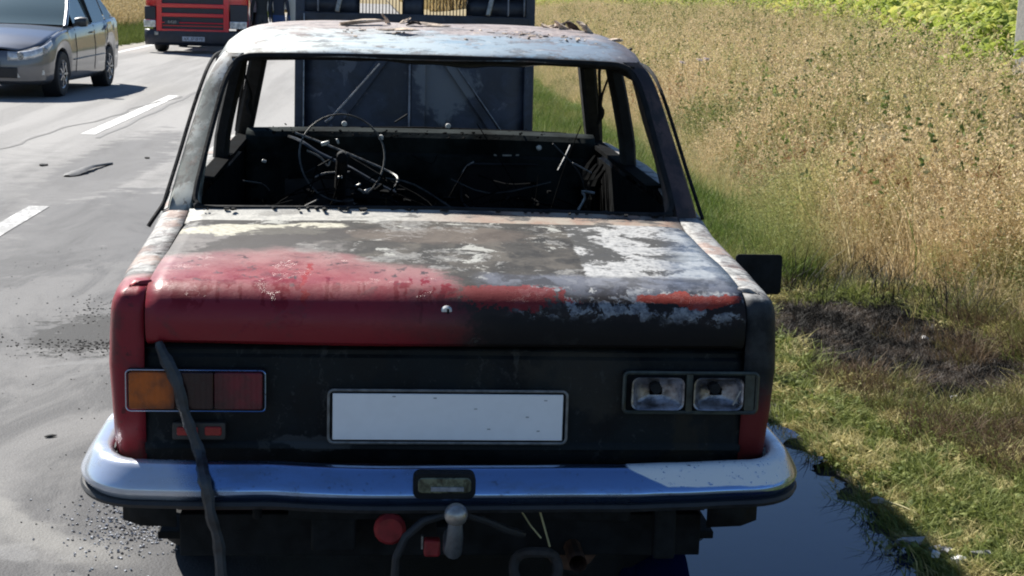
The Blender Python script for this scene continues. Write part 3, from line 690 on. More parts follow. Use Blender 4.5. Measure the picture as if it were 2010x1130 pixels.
# --- roof and greenhouse
rows = []
rv = [(1.258, 1.338), (1.2585, 1.344), (1.262, 1.350), (1.270, 1.3555), (1.285, 1.361), (1.31, 1.3675), (1.35, 1.376), (1.40, 1.386), (1.48, 1.400), (1.58, 1.414), (1.75, 1.430), (1.95, 1.433), (2.15, 1.425), (2.30, 1.405), (2.40, 1.375), (2.46, 1.345), (2.475, 1.325)]
for i, (y, z) in enumerate(rv):
    r_ = []; ze = interp(y, [1.27, 1.35, 1.5, 2.2, 2.45], [1.275, 1.305, 1.33, 1.322, 1.285])
    for k in range(49):
        u = -1+2*k/48; W_ = interp(y, [1.27, 1.6, 2.47], [.648, .652, .625]); x = W_*math.copysign(abs(u)**.9, u)
        e = (1-abs(x/W_)**8.5)
        fd = max(0, 1-(y-1.26)/.5); yy = y+(.040*abs(u)**4-.012*(1-u*u))*fd
        r_.append((x, yy, ze+(z-ze)*e**.55+.002*math.sin(x*13+y*9)))
    rows.append(r_)
rf_ = grid('roof', rows, M['roof'], car, .010, sharp=80); rf_['label'] = 'dented roof burnt to pale blue and rust'
def loft(name, secs, mat, parent, sub=3, thick=0):
    """secs: list of closed polygons (same count) from bottom to top"""
    n_ = len(secs[0]); rows = []
    cols = [smoothp([s_[j] for s_ in secs], sub) for j in range(n_)]
    rows = [[c_[i] for c_ in cols] for i in range(len(cols[0]))]
    return grid(name, rows, mat, parent, closed=True, sharp=30)
for s in (-1, 1):
    # sections: aperture corner, outer front edge (rounded), outer side, door edge, inner
    secs = []
    for (z, xa, ya, xo, yo, xs_, ys_, xi, yi) in ((.90, .672, .925, .742, .945, .748, 1.05, .66, 1.30), (.945, .672, .938, .736, .975, .738, 1.34, .66, 1.30), (1.05, .655, 1.045, .715, 1.075, .705, 1.38, .655, 1.33), (1.17, .632, 1.155, .688, 1.19, .668, 1.42, .64, 1.37), (1.26, .615, 1.225, .664, 1.262, .645, 1.45, .62, 1.41), (1.315, .590, 1.262, .640, 1.30, .628, 1.47, .60, 1.43), (1.345, .56, 1.285, .615, 1.32, .60, 1.48, .58, 1.45)):
        q = [(xa, ya, z), (xa+(xo-xa)*.45, ya+(yo-ya)*.15, z), (xa+(xo-xa)*.85, ya+(yo-ya)*.5, z), (xo, yo+.02, z), ((xo+xs_)/2, (yo+ys_)/2, z), (xs_, ys_, z), (xs_-.02, ys_+.004, z), (xs_-.03, ys_-.03, z), (xi-.01, ya+.07, z), (xa-.006, ya+.02, z)]
        secs.append([Vector((x*s, y, zz)) for x, y, zz in q])
    o = loft('rear_pillar', secs, M['pillar'], car); o['label'] = 'left rear pillar burnt pale' if s < 0 else 'right rear pillar rusty dark purple'
    # drip rail along roof and down the pillar
    P = smoothp([(s*.752, .965, .925), (s*.742, 1.01, .97), (s*.722, 1.10, 1.06), (s*.698, 1.20, 1.17), (s*.674, 1.28, 1.262), (s*.662, 1.38, 1.31), (s*.662, 1.6, 1.328), (s*.658, 2.1, 1.325), (s*.645, 2.40, 1.29), (s*.68, 2.62, 1.15), (s*.72, 2.84, .985)], 4)
    MB().tube(P, .006, 6).build('drip_rail', M['soot'], car)
    # B and A pillars, door frames, roof side rails
    def bar2(name, P, w, h, mat='soot', upv=(0, 1, 0)):
        mb = MB(); PP = smoothp(P, 3); rows = []
        for i, p in enumerate(PP):
            d = (PP[min(i+1, len(PP)-1)]-PP[max(i-1, 0)]).normalized(); u = Vector(upv); a = d.cross(u).normalized(); b = a.cross(d)
            rows.append([p+a*x*w/2+b*y*h/2 for x, y in ((-1, -.6), (-.6, -1), (.6, -1), (1, -.6), (1, .6), (.6, 1), (-.6, 1), (-1, .6))])
        return grid(name, rows, M[mat], car, closed=True)
    bar2('centre_pillar', [(s*.692, 1.93, .50), (s*.690, 1.94, .96), (s*.660, 1.93, 1.15), (s*.618, 1.91, 1.315)], .048, .11)
    bar2('front_pillar', [(s*.700, 2.86, .93), (s*.668, 2.74, 1.05), (s*.628, 2.58, 1.20), (s*.600, 2.46, 1.305)], .062, .075)
    bar2('roof_rail', [(s*.628, 1.44, 1.305), (s*.625, 1.9, 1.318), (s*.615, 2.46, 1.30)], .05, .045)
    bar2('door_frame', [(s*.708, 2.06, .965), (s*.676, 2.04, 1.14), (s*.640, 2.02, 1.29)], .016, .022)
    bar2('door_frame', [(s*.712, 1.375, .965), (s*.676, 1.415, 1.12), (s*.640, 1.465, 1.28)], .018, .024)
    # charred rag of trim hanging by the centre pillar
    MB().tube(smoothp([(s*.628, 2.05, 1.27), (s*.60, 2.05, 1.18), (s*.607, 2.06, 1.14), (s*.594, 2.05, 1.10)]), [.004]*3+[.008]*2+[.012]*3+[.005]*2, 5).build('charred_trim', M['soot'], car)
# rear window aperture frame (scorched lip)
ap = []
for x, y, z in [(-.60, .935, .936), (0, .930, .944), (.60, .935, .936)]: ap.append((x, y, z))
ap += [(.652, .945, .946), (.662, .975, .975), (.648, 1.06, 1.06), (.628, 1.155, 1.165), (.608, 1.225, 1.255), (.585, 1.262, 1.305), (.555, 1.268, 1.333), (.45, 1.262, 1.341), (0, 1.252, 1.346), (-.45, 1.262, 1.341), (-.555, 1.268, 1.333), (-.585, 1.262, 1.305), (-.608, 1.225, 1.255), (-.628, 1.155, 1.165), (-.648, 1.06, 1.06), (-.662, .975, .975), (-.652, .945, .946)]
m_ = len(ap); sm = []
for i in range(m_):
    a, b, c, d = [Vector(ap[(i+k) % m_]) for k in (-1, 0, 1, 2)]
    for q in range(3):
        t = q/3; sm.append(.5*((2*b)+(c-a)*t+(2*a-5*b+4*c-d)*t*t+(3*b-a-3*c+d)*t**3))
MB().tube(sm, .0085, 8, True).build('rear_window_lip', M['soot'], car)
# headers
mb = MB(); rows = [[(x, y, z-.012*abs(x/.6)**3) for x in np.linspace(-.59, .59, 25)] for y, z in ((1.275, 1.346), (1.285, 1.337), (1.34, 1.339), (1.36, 1.352))]
grid('rear_header', rows, M['soot'], car, .006)
rows = []
for y, z0 in ((2.475, 1.325), (2.470, 1.290), (2.44, 1.284), (2.41, 1.290), (2.41, 1.34)):
    rows.append([(x, y, z0-(.016 if z0 < 1.3 else 0)*math.exp(-((x-.16)/.22)**2)+.003*math.sin(x*31)) for x in np.linspace(-.60, .60, 41)])
grid('windscreen_header', rows, M['soot_gloss'], car, .006)
grid('headliner_frame', [[(x, y, 1.350-.02*abs(x/.56)**3) for x in np.linspace(-.56, .56, 12)] for y in np.linspace(1.42, 2.40, 8)], M['soot'], car, .004)
for y in (1.65, 2.05):
    MB().tube([(x, y, 1.340-.03*abs(x/.6)**3) for x in np.linspace(-.6, .6, 12)], .008, 6).build('roof_bow', M['soot'], car)
# windscreen lower frame, dashboard, cowl
MB().tube([(-.665, 2.80, .985), (-.55, 2.84, .995), (0, 2.875, 1.005), (.55, 2.84, .998), (.665, 2.80, .985)], .008, 8).build('windscreen_sill', M['char'], car)
dm = simple('scorched_dash', (.018, .022, .022), .85, 0, .6, 7, .6, .03)
rows = [[(x, y-.10*abs(x/.66)**2.5, z) for x in np.linspace(-.66, .66, 31)] for y, z in ((2.86, 1.000), (2.74, 1.008), (2.68, 1.000), (2.665, .985), (2.67, .95), (2.675, .925), (2.66, .915), (2.66, .70), (2.72, .62))]
dash = grid('dashboard', rows, dm, car, .006)
def frame(name, x0, x1, z0, z1, y, r, t, mat, parent):
    return MB().tube([(x, y, z) for x, z in rrect((x0+x1)/2, (z0+z1)/2, x1-x0, z1-z0, r)], t, 6, True).build(name, mat, parent)
rr_plate('glovebox_hole', .155, .555, .72, .895, 2.625, .01, .04, simple('pitch_black', (.006, .006, .007), .9), dash)
frame('glovebox_frame', .155, .555, .72, .895, 2.62, .05, .0045, M['soot_gloss'], dash)
rr_plate('instrument_cluster', -.548, -.248, .70, .835, 2.60, .07, .045, M['soot_gloss'], dash)
frame('cluster_rim', -.548, -.248, .70, .835, 2.595, .045, .005, M['soot'], dash)
for x, z, w in ((.33, .928, .035), (.285, .928, .012), (.37, .930, .012)):
    box('dash_badge', (x, 2.645, z), (w, .004, .006), M['bare_steel'], dash, 0)
for x, y, z in ((.45, 2.62, .962), (-.155, 2.66, .985), (.11, 2.86, 1.018), (-.30, 2.86, 1.018)):
    MB().lathe([(0, -.008), (.010, -.006), (.011, .006), (0, .01)], (x, y, z), 'y', 10).build('dash_stud', M['pale_metal'], dash)
# wiper sticking up, steering wheel, wires
wp = MB().tube([(-.375, 2.90, 1.02), (-.353, 2.90, 1.036), (-.27, 2.96, 1.13), (-.165, 3.05, 1.248)], [.006, .005, .004, .003], 6).build('wiper_arm', M['wire'], car)
MB().tube([(-.10, 2.96, 1.02), (-.05, 3.0, 1.05)], .004, 6).build('wiper_stub', M['soot'], wp)
sc_ = Vector((-.293, 2.28, .945)); ax_ = Vector((0.05, -.82, .57)).normalized(); e1 = Vector((1, .06, 0)).normalized(); e2 = ax_.cross(e1).normalized()
if e2.z < 0: e2 = -e2
sw = empty('steering_wheel'); sw.parent = car; sw['label'] = 'bare wire rim of the steering wheel'
MB().tube([sc_+e1*.152*math.cos(a)*(1+.02*math.sin(3*a))+e2*.178*math.sin(a) for a in np.linspace(0, 2*math.pi, 41)[:-1]], .0032, 6, True).build('rim', simple('rim_wire', (.16, .16, .155), .6, .4, .5, 20), sw)
MB().lathe([(0, -.02), (.018, -.02), (.022, .03), (0, .03)], tuple(sc_), 'y', 12).build('hub', M['soot'], sw)
for a in (205, 335):
    MB().tube([sc_+e1*.03*math.cos(R(a)), sc_+e1*.15*math.cos(R(a))+e2*.17*math.sin(R(a))], .0035, 6).build('spoke', M['soot'], sw)
MB().tube([sc_, sc_-ax_*.45], .022, 10).build('column', M['soot'], sw)
wires = [([(-.505, 2.62, .985), (-.45, 2.5, .978), (-.38, 2.45, .94), (-.30, 2.4, .91), (-.24, 2.35, .885), (-.15, 2.3, .84), (-.09, 2.28, .815)], .007, 'soot_gloss'),
         ([(-.48, 2.62, 1.0), (-.35, 2.6, .955), (-.22, 2.58, .905), (-.12, 2.55, .865), (-.09, 2.5, .845), (-.11, 2.48, .80)], .0045, 'wire'),
         ([(-.42, 2.3, .965), (-.37, 2.3, .94), (-.345, 2.3, .91), (-.335, 2.3, .935)], .004, 'wire'),
         ([(-.235, 2.3, .83), (-.215, 2.3, .815), (-.225, 2.3, .79), (-.25, 2.3, .775)], .0045, 'wire'),
         ([(-.40, 2.5, .845), (-.36, 2.5, .862), (-.27, 2.5, .868)], .004, 'wire'),
         ([(.555, 2.5, .985), (.53, 2.45, .945), (.50, 2.4, .90)], .0028, 'wire'),
         ([(.53, 2.2, .95), (.57, 2.2, .93), (.60, 2.2, .915)], .003, 'wire'),
         ([(.16, 2.6, .865), (.175, 2.6, .89), (.20, 2.6, .905)], .003, 'wire'),
         ([(.48, 1.6, .86), (.50, 1.6, .90), (.49, 1.6, .92), (.53, 1.6, .915)], .0045, 'wire'),
         ([(.10, 1.3, .865), (.14, 1.3, .885), (.17, 1.3, .90)], .002, 'wire')]
for P, r_, m_n in wires: MB().tube(smoothp(P, 3), r_, 6).build('burnt_wire', M[m_n], car)
for c_, d_ in (((-.355, 2.32, .99), (.03, .015, .014)), ((-.236, 2.3, .842), (.022, .015, .010)), ((-.20, 2.3, .825), (.028, .015, .012)), ((-.30, 2.28, .873), (.018, .012, .010)), ((-.31, 2.3, 1.0), (.008, .01, .02)), ((-.55, 2.0, .955), (.016, .012, .010))):
    box('trim_highlight', c_, d_, M['pale_metal'], car, .003, Matrix.Rotation(random.uniform(-.5, .5), 3, 'Y'))  # small pale boxes stand in for bright highlights on the fallen trim
cl_ = MB(); cp_ = MB()
for k in range(90):
    c_ = Vector((random.uniform(-.6, .6), random.uniform(1.3, 2.6), random.choice([random.uniform(.72, .93), random.uniform(.62, .8)]))); L_ = random.uniform(.04, .22)
    d_ = Vector((random.gauss(0, 1), random.gauss(0, .5), random.gauss(0, .6))).normalized()*L_; bend = Vector((random.gauss(0, .03), 0, random.gauss(0, .03)))
    (cp_ if random.random() < .09 else cl_).tube(smoothp([c_-d_, c_+bend, c_+d_], 3), random.uniform(.0015, .0035), 5)
for k in range(260):
    c_ = (random.uniform(-.6, .6), random.uniform(2.45, 2.84), random.uniform(1.0, 1.02)) if k < 120 else (random.uniform(-.62, .62), random.uniform(1.25, 2.5), random.uniform(.70, .86)); s_ = random.uniform(.006, .022)*(1 if k > 120 else .28)
    cl_.box(c_, (s_*random.uniform(1, 2.5), s_*1.5, s_*.8), Matrix.Rotation(random.random()*3, 3, 'Z') @ Matrix.Rotation(random.uniform(-.8, .8), 3, 'X'))
o = cl_.build('charred_remains', M['char'], car, False); o['kind'] = 'stuff'
o = cp_.build('bare_wires', simple('dull_wire', (.07, .07, .07), .6, .4, .5, 30), car); o['kind'] = 'stuff'
hp = MB()  # hanging pieces added to break up the sunlit strip on the door panel
for k in range(16):
    y_ = 2.28+.03*k+random.uniform(-.02, .02); z_ = random.uniform(.86, .95); hp.tube(smoothp([(.655, y_, z_), (.62, y_-.02, z_-.06), (.63+random.uniform(-.03, .01), y_-.05, z_-random.uniform(.12, .24))], 3), [.006, .016, .010], 5)
o = hp.build('sunlit_strip_cover', M['char'], car, False); o['kind'] = 'stuff'
# seats reduced to frames, bench back rail
for cx in (-.36, .36):
    st_ = empty('seat_frame'); st_.parent = car
    P = [(cx-.22, 1.75, .30), (cx-.22, 1.66, .62), (cx-.19, 1.61, .79), (cx-.12, 1.60, .83), (cx+.12, 1.60, .83), (cx+.19, 1.61, .79), (cx+.22, 1.66, .62), (cx+.22, 1.75, .30)]
    MB().tube(smoothp(P, 3), .011, 8).build('back_frame', M['soot'], st_)
    for k in range(7): MB().tube([(cx-.2, 1.68, .40+.055*k), (cx, 1.70, .39+.055*k), (cx+.2, 1.68, .40+.055*k)], .0035, 5).build('spring', M['rust'], st_)
    MB().box((cx, 2.0, .32), (.44, .44, .03)).build('seat_base', M['soot'], st_)
MB().tube([(-.62, 1.22, .875), (-.2, 1.2, .872), (.1, 1.2, .885), (.35, 1.22, .90), (.62, 1.24, .885)], .012, 8).build('bench_rail', M['soot_gloss'], car)
rows = [[(x, y, z+.008*math.sin(x*14)) for x in np.linspace(-.62, .62, 20)] for y, z in ((1.25, .86), (1.18, .6), (1.12, .36))]
grid('bench_back', rows, M['soot'], car, .01)
grid('firewall', [[(x, 2.90, z) for x in np.linspace(-.66, .66, 8)] for z in (.25, .6, .99)], M['soot'], car, .01)
# crumbs on the rear sill
mb = MB()
for k in range(90):
    x = random.uniform(-.64, .64); s_ = random.uniform(.003, .010); mb.box((x, random.uniform(.90, .95), .942+s_*.3-.008*(x/.66)**2), (s_*random.uniform(1, 3), s_, s_*.7), Matrix.Rotation(random.random()*3, 3, 'Z') @ Matrix.Rotation(random.uniform(-.5, .5), 3, 'X'))
o = mb.build('charred_crumbs', M['soot'], car, False); o['kind'] = 'stuff'
# --- front end and raised bonnet
fp = grid('front_panel', [[(x, 4.02-.03*(x/.7)**2, z) for x in np.linspace(-.70, .70, 12)] for z in (.28, .5, .72, .80)], M['soot'], car, .01)
for s in (-1, 1):
    MB().lathe([(0, .02), (.085, .015), (.09, -.04)], (s*.56, 4.03, .64), 'y', 20).build('headlamp', M['glass_dark'], fp)
box('engine_block', (0, 3.35, .52), (.45, .6, .40), M['soot'], car, .03)
box('radiator', (0, 3.85, .55), (.5, .05, .38), M['soot'], car, .01)
fb = MB().bar((-.78, 4.12, .47), (.78, 4.12, .47), .05, .10).build('front_bumper', M['bare_steel'], car)
hood = empty('bonnet', (0, 0, 0)); hood.parent = car; hood['label'] = 'raised bonnet showing its sooty ribbed underside with two slatted vents'
def hood_mat():
    n = NT('sooty_bonnet'); p = n.obj(); x, y, z = n.xyz(p)
    md = n.noise(p, 6, 6, .65, .5); fn = n.noise(p, 30, 5, .7)
    c = n.mix(n.ramp(md, .40, .65), (.022, .026, .038), (.055, .065, .09))
    g = n.ramp(n.ell(x, z, .14, 1.12, .17, .17)+(md-.5)*2+(fn-.5)*.6, 1, .75)
    c = n.mix(g*.85, c, (.19, .20, .21))
    g2 = n.ramp(n.noise(p, 8, 5, .7, .4, (1, 1, .7)), .58, .64); c = n.mix(g2*.55, c, (.17, .175, .20))
    n.bump(md+fn*.4, .35, .008)
    return n.out(c, n.ramp(md, .3, .7, .35, .6), 0, .5)
hm = hood_mat()
def hy(z): return 3.985+.10*(z-.9)+.05*(z-1.25)**2         # slight lean forward
zs_ = [.70, .80, .95, 1.1, 1.25, 1.40, 1.425]
hw = .545
def hoodpanel(name, x0, x1, z0, z1, nz=6):
    return grid(name, [[(x, hy(z)+.03, z) for x in np.linspace(x0, x1, 9)] for z in np.linspace(z0, z1, nz)], hm, hood, .006)
zv0, zv1 = 1.438, 1.522
hoodpanel('panel', -hw, hw, .70, zv0, 12)
hoodpanel('panel', -hw, hw, zv1, 1.68, 4)
hoodpanel('panel', -hw, -.262, zv0+.0005, zv1-.0005, 3); hoodpanel('panel', -.062, .036, zv0+.0005, zv1-.0005, 3); hoodpanel('panel', .236, hw, zv0+.0005, zv1-.0005, 3)
for x0, x1 in ((-.262, -.062), (.036, .236)):
    vg = empty('vent'); vg.parent = hood
    k = 13
    for i in range(k+1):
        x = x0+(x1-x0)*i/k
        MB().bar((x, hy(1.43)+.02, zv0), (x, hy(1.52)+.02, zv1), .0042, .012, (0, 1, 0)).build('slat', M['soot'], vg)
def hrib(name, a, b, w, mat=None, dy=0):
    (x0, z0), (x1, z1) = a, b
    o = MB().bar((x0, hy(z0)+.012+dy, z0), (x1, hy(z1)+.012+dy, z1), w, .028, (0, 1, 0)).build(name, mat or hm, hood); bevel(o, .005); return o
for s in (-1, 1):
    hrib('edge_rib', (s*.535, .70), (s*.535, 1.68), .045)
    hrib('rib', (s*.41, .86), (s*.07, 1.34), .045, None, .004)
    hrib('light_edge', (s*.43, .88) if s > 0 else (-.515, .88), (s*.10, 1.335) if s > 0 else (-.515, 1.43), .006, M['bare_steel'], -.012)
hrib('rib', (.015, .75), (.015, 1.43), .07)
hrib('light_edge', (-.025, .80), (-.025, 1.32), .010, simple('rib_highlight', (.26, .26, .28), .5, .3, .5, 20), -.010)
hrib('top_rib', (-.53, 1.418), (.53, 1.418), .04, None, .002); hrib('top_rib', (-.53, 1.545), (.53, 1.545), .035, None, .002)
for x, b in ((-.452, 0), (-.365, 1), (.335, 1), (.43, 0), (.505, 0)):
    hrib('rib_glint', (x, 1.44), (x+(.02 if b else 0), 1.53), .022 if b else .007, bpy.data.materials['rib_highlight'] if not b else M['wire'], -.014)  # thin pale bars stand in for highlights on the bonnet ribs

# --- glass crumbs etc. under left bumper corner are on the road (below)
# ================================================================== ASH FLAKES ON THE ROOF
ash = simple('ash_flake', (.50, .40, .31), .9, 0, .4, 40, .5); charb = simple('char_flake', (.05, .035, .028), .9, 0, .4, 40, .4)
def flake(x, y, z, L, w, h, rz, tilt, mat, lab, grp=None, name='ash_flake'):
    bm = bmesh.new(); bmesh.ops.create_icosphere(bm, subdivisions=2, radius=.5)
    ph = random.uniform(0, 6)
    for v in bm.verts:
        j = random.uniform(.55, 1.3); u_ = v.co.x*2; v.co = Vector((v.co.x*L*j, v.co.y*w*j*(1-.5*u_*u_), v.co.z*h*.6*j+h*.45*math.sin(u_*1.8+ph)))
    me = bpy.data.meshes.new(name); bm.to_mesh(me); bm.free()
    o = link(name, me, mat, None, False); o.location = (x, y, z); o.rotation_euler = (random.uniform(-.2, .2), tilt, rz)
    tag(o, lab, 'debris', grp); return o
def rz_(x, y): return 1.433-.07*max(0, (abs(x)-.35)/.3)**3-.02*((y-1.95)/.4)**2
L_ = [(-.22, 1.70, .17, .05, .022, .1, .03, ash, 'long pale ash flake on the roof, left of the centre'), (-.10, 1.52, .13, .05, .015, -.2, .05, ash, 'flat pale ash flake nearest the rear edge at roof centre'),
      (-.14, 1.75, .07, .022, .020, .5, .6, ash, 'small upright pale splinter in the central roof debris'), (-.085, 1.77, .07, .02, .016, .9, -.7, ash, 'curled pale splinter right of the upright one on the roof'),
      (.0, 1.72, .12, .04, .016, .2, -.05, ash, 'pale ash flake right of the curled splinter'), (-.055, 1.70, .05, .03, .018, .0, .0, charb, 'dark charred bit among the central roof flakes'),
      (.42, 1.85, .10, .03, .018, .3, -.55, charb, 'dark stick leaning up in the right-hand roof debris pile'), (.39, 1.80, .06, .05, .035, .0, .0, ash, 'round pale lump under the leaning dark stick'),
      (.47, 1.80, .05, .04, .035, .4, .0, charb, 'dark lump in the middle of the right-hand roof pile'), (.435, 1.76, .08, .04, .03, .5, .3, ash, 'jagged pale chunk in the right-hand roof pile'),
      (.50, 1.74, .08, .05, .03, .2, .3, ash, 'large pale chunk at the right of the roof pile'), (.575, 1.62, .07, .04, .018, .1, .15, ash, 'thin pale flake near the right roof edge'), (.612, 1.58, .035, .03, .02, .1, .2, charb, 'dark brown bit at the right roof edge'),
      (.52, 1.78, .05, .02, .03, .1, .5, charb, 'small tilted dark splinter behind the large pale chunk')]
for x, y, a, b, c, rz, ti, m_n, lab in L_: flake(x, y, rz_(x, y)+c*.35, a, b, c, rz, ti, m_n, lab, 'charred debris on the roof', 'roof_debris')
mb = MB()
for k in range(420):
    cx, sx = random.choice([(-.12, .11), (.33, .13), (.48, .08), (.45, .1)]); x = random.gauss(cx, sx); y = random.gauss(1.66, .10)
    if abs(x) > .6 or y < 1.42: continue
    s_ = random.uniform(.003, .010); mb.box((x, y, rz_(x, y)-.003), (s_*random.uniform(1, 2.6), s_, s_*.35), Matrix.Rotation(random.random()*3, 3, 'Z') @ Matrix.Rotation(random.uniform(-.6, .6), 3, 'X'))
tag(mb.build('ash_crumbs', ash, None, False), 'pale ash crumbs scattered over the burnt roof', 'ash', kind='stuff')
#@@PART2
# ================================================================== LITTER, DEBRIS ON ROAD AND VERGE
lit = simple('litter_white', (.75, .75, .74), .6, 0, .1, 40); litg = simple('litter_grey', (.28, .28, .28), .7, 0, .3, 40, .3)
def scrap(x, y, L, w, h, rz, mat, lab, name, cat='litter', grp=None, tilt=0):
    z = (float(tz(x, y)) if x > 1.42 or x < -7 else 0)+h*.45+.003
    n_ = 7; top = []; a0 = random.random()
    for k in range(n_):
        a = 2*math.pi*(k+a0)/n_; r_ = random.uniform(.6, 1.15); top.append((L/2*r_*math.cos(a), w/2*r_*math.sin(a)))
    v = [(px, py, h*random.uniform(-.1, .6)) for px, py in top]+[(px*.9, py*.9, -h*.5) for px, py in top]+[(0, 0, h*.6)]
    f = [(i, (i+1) % n_, 2*n_) for i in range(n_)]+[(i+n_, (i+1) % n_+n_, (i+1) % n_, i) for i in range(n_)]+[tuple(range(n_, 2*n_))[::-1]]
    o = pyd(name, v, f, mat, None, False); o.location = (x, y, z); o.rotation_euler = (0, tilt, rz); tag(o, lab, cat, grp); return o
P = smoothp([(-.09, -.50, .006), (-.04, -.25, .02), (.0, -.02, .03), (.045, .25, .02), (.10, .52, .006)], 4)
o = ribbon('rubber_strip', P, [.03, .05, .065, .06, .07, .05, .045, .05, .035, .03, .02, .03, .02, .02, .015, .02, .01], .010, M['rubber'], None, (0, 0, 1)); o.location = (-2.60, 10.05, .0)
tag(o, 'curled black strip of burnt rubber lying on the road beyond the broken centre line', 'rubber strip')
scrap(-3.05, 10.35, .09, .16, .012, .1, M['soot'], 'small black scrap on the grey road just left of the curled rubber strip', 'black_scrap', 'debris')
scrap(-2.28, 11.1, .05, .10, .012, .5, M['soot'], 'tiny black scrap on the wet patch beyond the curled rubber strip', 'black_scrap', 'debris')
scrap(-1.27, 1.93, .055, .018, .006, .5, M['soot'], 'short dark splinter on the grey road left of the bumper', 'splinter', 'debris')
mb = MB()
for k in range(900):
    t = random.random()
    if t < .42: x, y = random.gauss(-1.36, .17), 3.32+random.gauss(0, .05)+.1*math.sin(random.random()*9)
    elif t < .62: x, y = random.gauss(-1.42, .13), random.gauss(4.15, .20)
    elif t < .68: x, y = random.gauss(-1.88, .06), random.gauss(3.5, .15)
    else: x, y = random.uniform(-2.2, -.9), random.uniform(1, 6)
    s_ = random.uniform(.0015, .006)*(1 if t < .68 else .7); mb.box((x, y, s_*.3), (s_*random.uniform(1, 2), s_, s_*.7), Matrix.Rotation(random.random()*3, 3, 'Z'))
tag(mb.build('soot_crumbs', M['soot'], None, False), 'black soot crumbs scattered on the road left of the car', 'debris', kind='stuff')
mb = MB()
for k in range(1300):
    x, y = random.gauss(-.82, .10), random.gauss(1.10, .17)
    if x > -.70: continue
    s_ = random.uniform(.0015, .0055); mb.box((x, y, s_*.4), (s_*1.3, s_, s_*.8), Matrix.Rotation(random.random()*3, 3, 'Z') @ Matrix.Rotation(random.random(), 3, 'X'))
gc = NT('glass_crumb'); gk = gc.noise(gc.pos(), 70, 2); gc.out(gc.mix(gc.ramp(gk, .45, .55), (.06, .06, .065), (.55, .56, .58)), .15, 0, .8)
tag(mb.build('glass_crumbs', gc.m, None, False), 'broken glass crumbs on the road under the left bumper end', 'glass', kind='stuff')
for x, y, L, lab in ((1.591, 4.423, .035, 'white scrap on charred grass next to the fuel flap'), (2.336, 3.449, .05, 'largest white scrap in the middle of the burnt grass patch'), (2.108, 2.46, .035, 'white scrap at the near edge of the burnt grass patch'), (1.588, 2.672, .05, 'pale scrap on green grass beside the puddle near the tail lamp')):
    scrap(x, y, L, L*.7, .02, .4, lit, lab, 'paper_scrap', 'litter', 'white scraps in the grass')
for x, y, L, w, m_n, lab in ((1.37, .80, .10, .05, litg, 'flat grey shard at the puddle edge, furthest left of the lower right scraps'), (1.452, .775, .11, .07, litg, 'broad grey shard beside the white scrap at the lower right'), (1.478, .705, .06, .04, lit, 'bright white scrap between grey shards at the lower right'), (1.40, .69, .03, .02, lit, 'tiny white scrap in the mud at the lower right'), (1.56, .74, .10, .04, litg, 'thin grey shard furthest right of the lower right scraps'), (1.385, 1.17, .07, .03, litg, 'pale grey shard on the shadow edge at the puddle')):
    o = scrap(x, y, L, w, .018, .3, m_n, lab, 'plastic_shard', 'litter', 'shards by the puddle', .1); o.location.z += .02

# ================================================================== CONCRETE POST
pm = simple('concrete', (.30, .29, .27), .85, 0, .15, 25, .3)
px_, py_ = 5.37, 9.75; pz = float(tz(px_, py_))
post = box('concrete_post', (0, 0, 1.0), (.20, .20, 2.6), pm, None, .012, None); post.location = (px_, py_, pz-.3); post.rotation_euler = (0, 0, R(14))
tag(post, 'square grey concrete post standing at the edge of the green field', 'post')

# ================================================================== VEGETATION
def hidden_coll(name):
    return bpy.data.collections.new(name)
def blade_mesh(name, n_, rad, h0, h1, w, lean, segs, mat, droop=.5, heads=0, hw=.01, rs=1, stray=.3):
    rr = np.random.default_rng(rs); v = []; f = []
    for k in range(n_):
        a = rr.uniform(0, 2*np.pi); r_ = rad*math.sqrt(rr.random()); bx, by = r_*math.cos(a), r_*math.sin(a)
        h = rr.uniform(h0, h1); d = a+rr.normal(0, 1.0); ln = lean*h*rr.uniform(.2, 1); face = rr.uniform(0, np.pi); cx, cy = math.cos(face)*w/2, math.sin(face)*w/2
        b = len(v)
        for s in range(segs+1):
            t = s/segs; q = ln*t**1.8; z = h*(t-droop*.35*t**3*ln/max(h, .01)); wd = (1-t*.8)
            x, y = bx+math.cos(d)*q, by+math.sin(d)*q
            v += [(x-cx*wd, y-cy*wd, z), (x+cx*wd, y+cy*wd, z)]
        for s in range(segs): f.append((b+2*s, b+2*s+1, b+2*s+3, b+2*s+2))
        if heads and rr.random() < heads:
            hx, hy_, hz = x, y, z
            for q in range(5):
                b = len(v); p = np.array([hx, hy_, hz])+rr.normal(0, .012, 3)*np.array([1, 1, 2.0]); e = rr.normal(0, 1, 3); e /= np.linalg.norm(e); g = np.cross(e, rr.normal(0, 1, 3)); g /= np.linalg.norm(g)
                v += [tuple(p-e*hw), tuple(p+g*hw*.5), tuple(p+e*hw), tuple(p-g*hw*.5)]; f.append((b, b+1, b+2, b+3))
    me = bpy.data.meshes.new(name); me.from_pydata([tuple(map(float, p)) for p in v], [], f); me.update(); me.materials.append(mat); return me
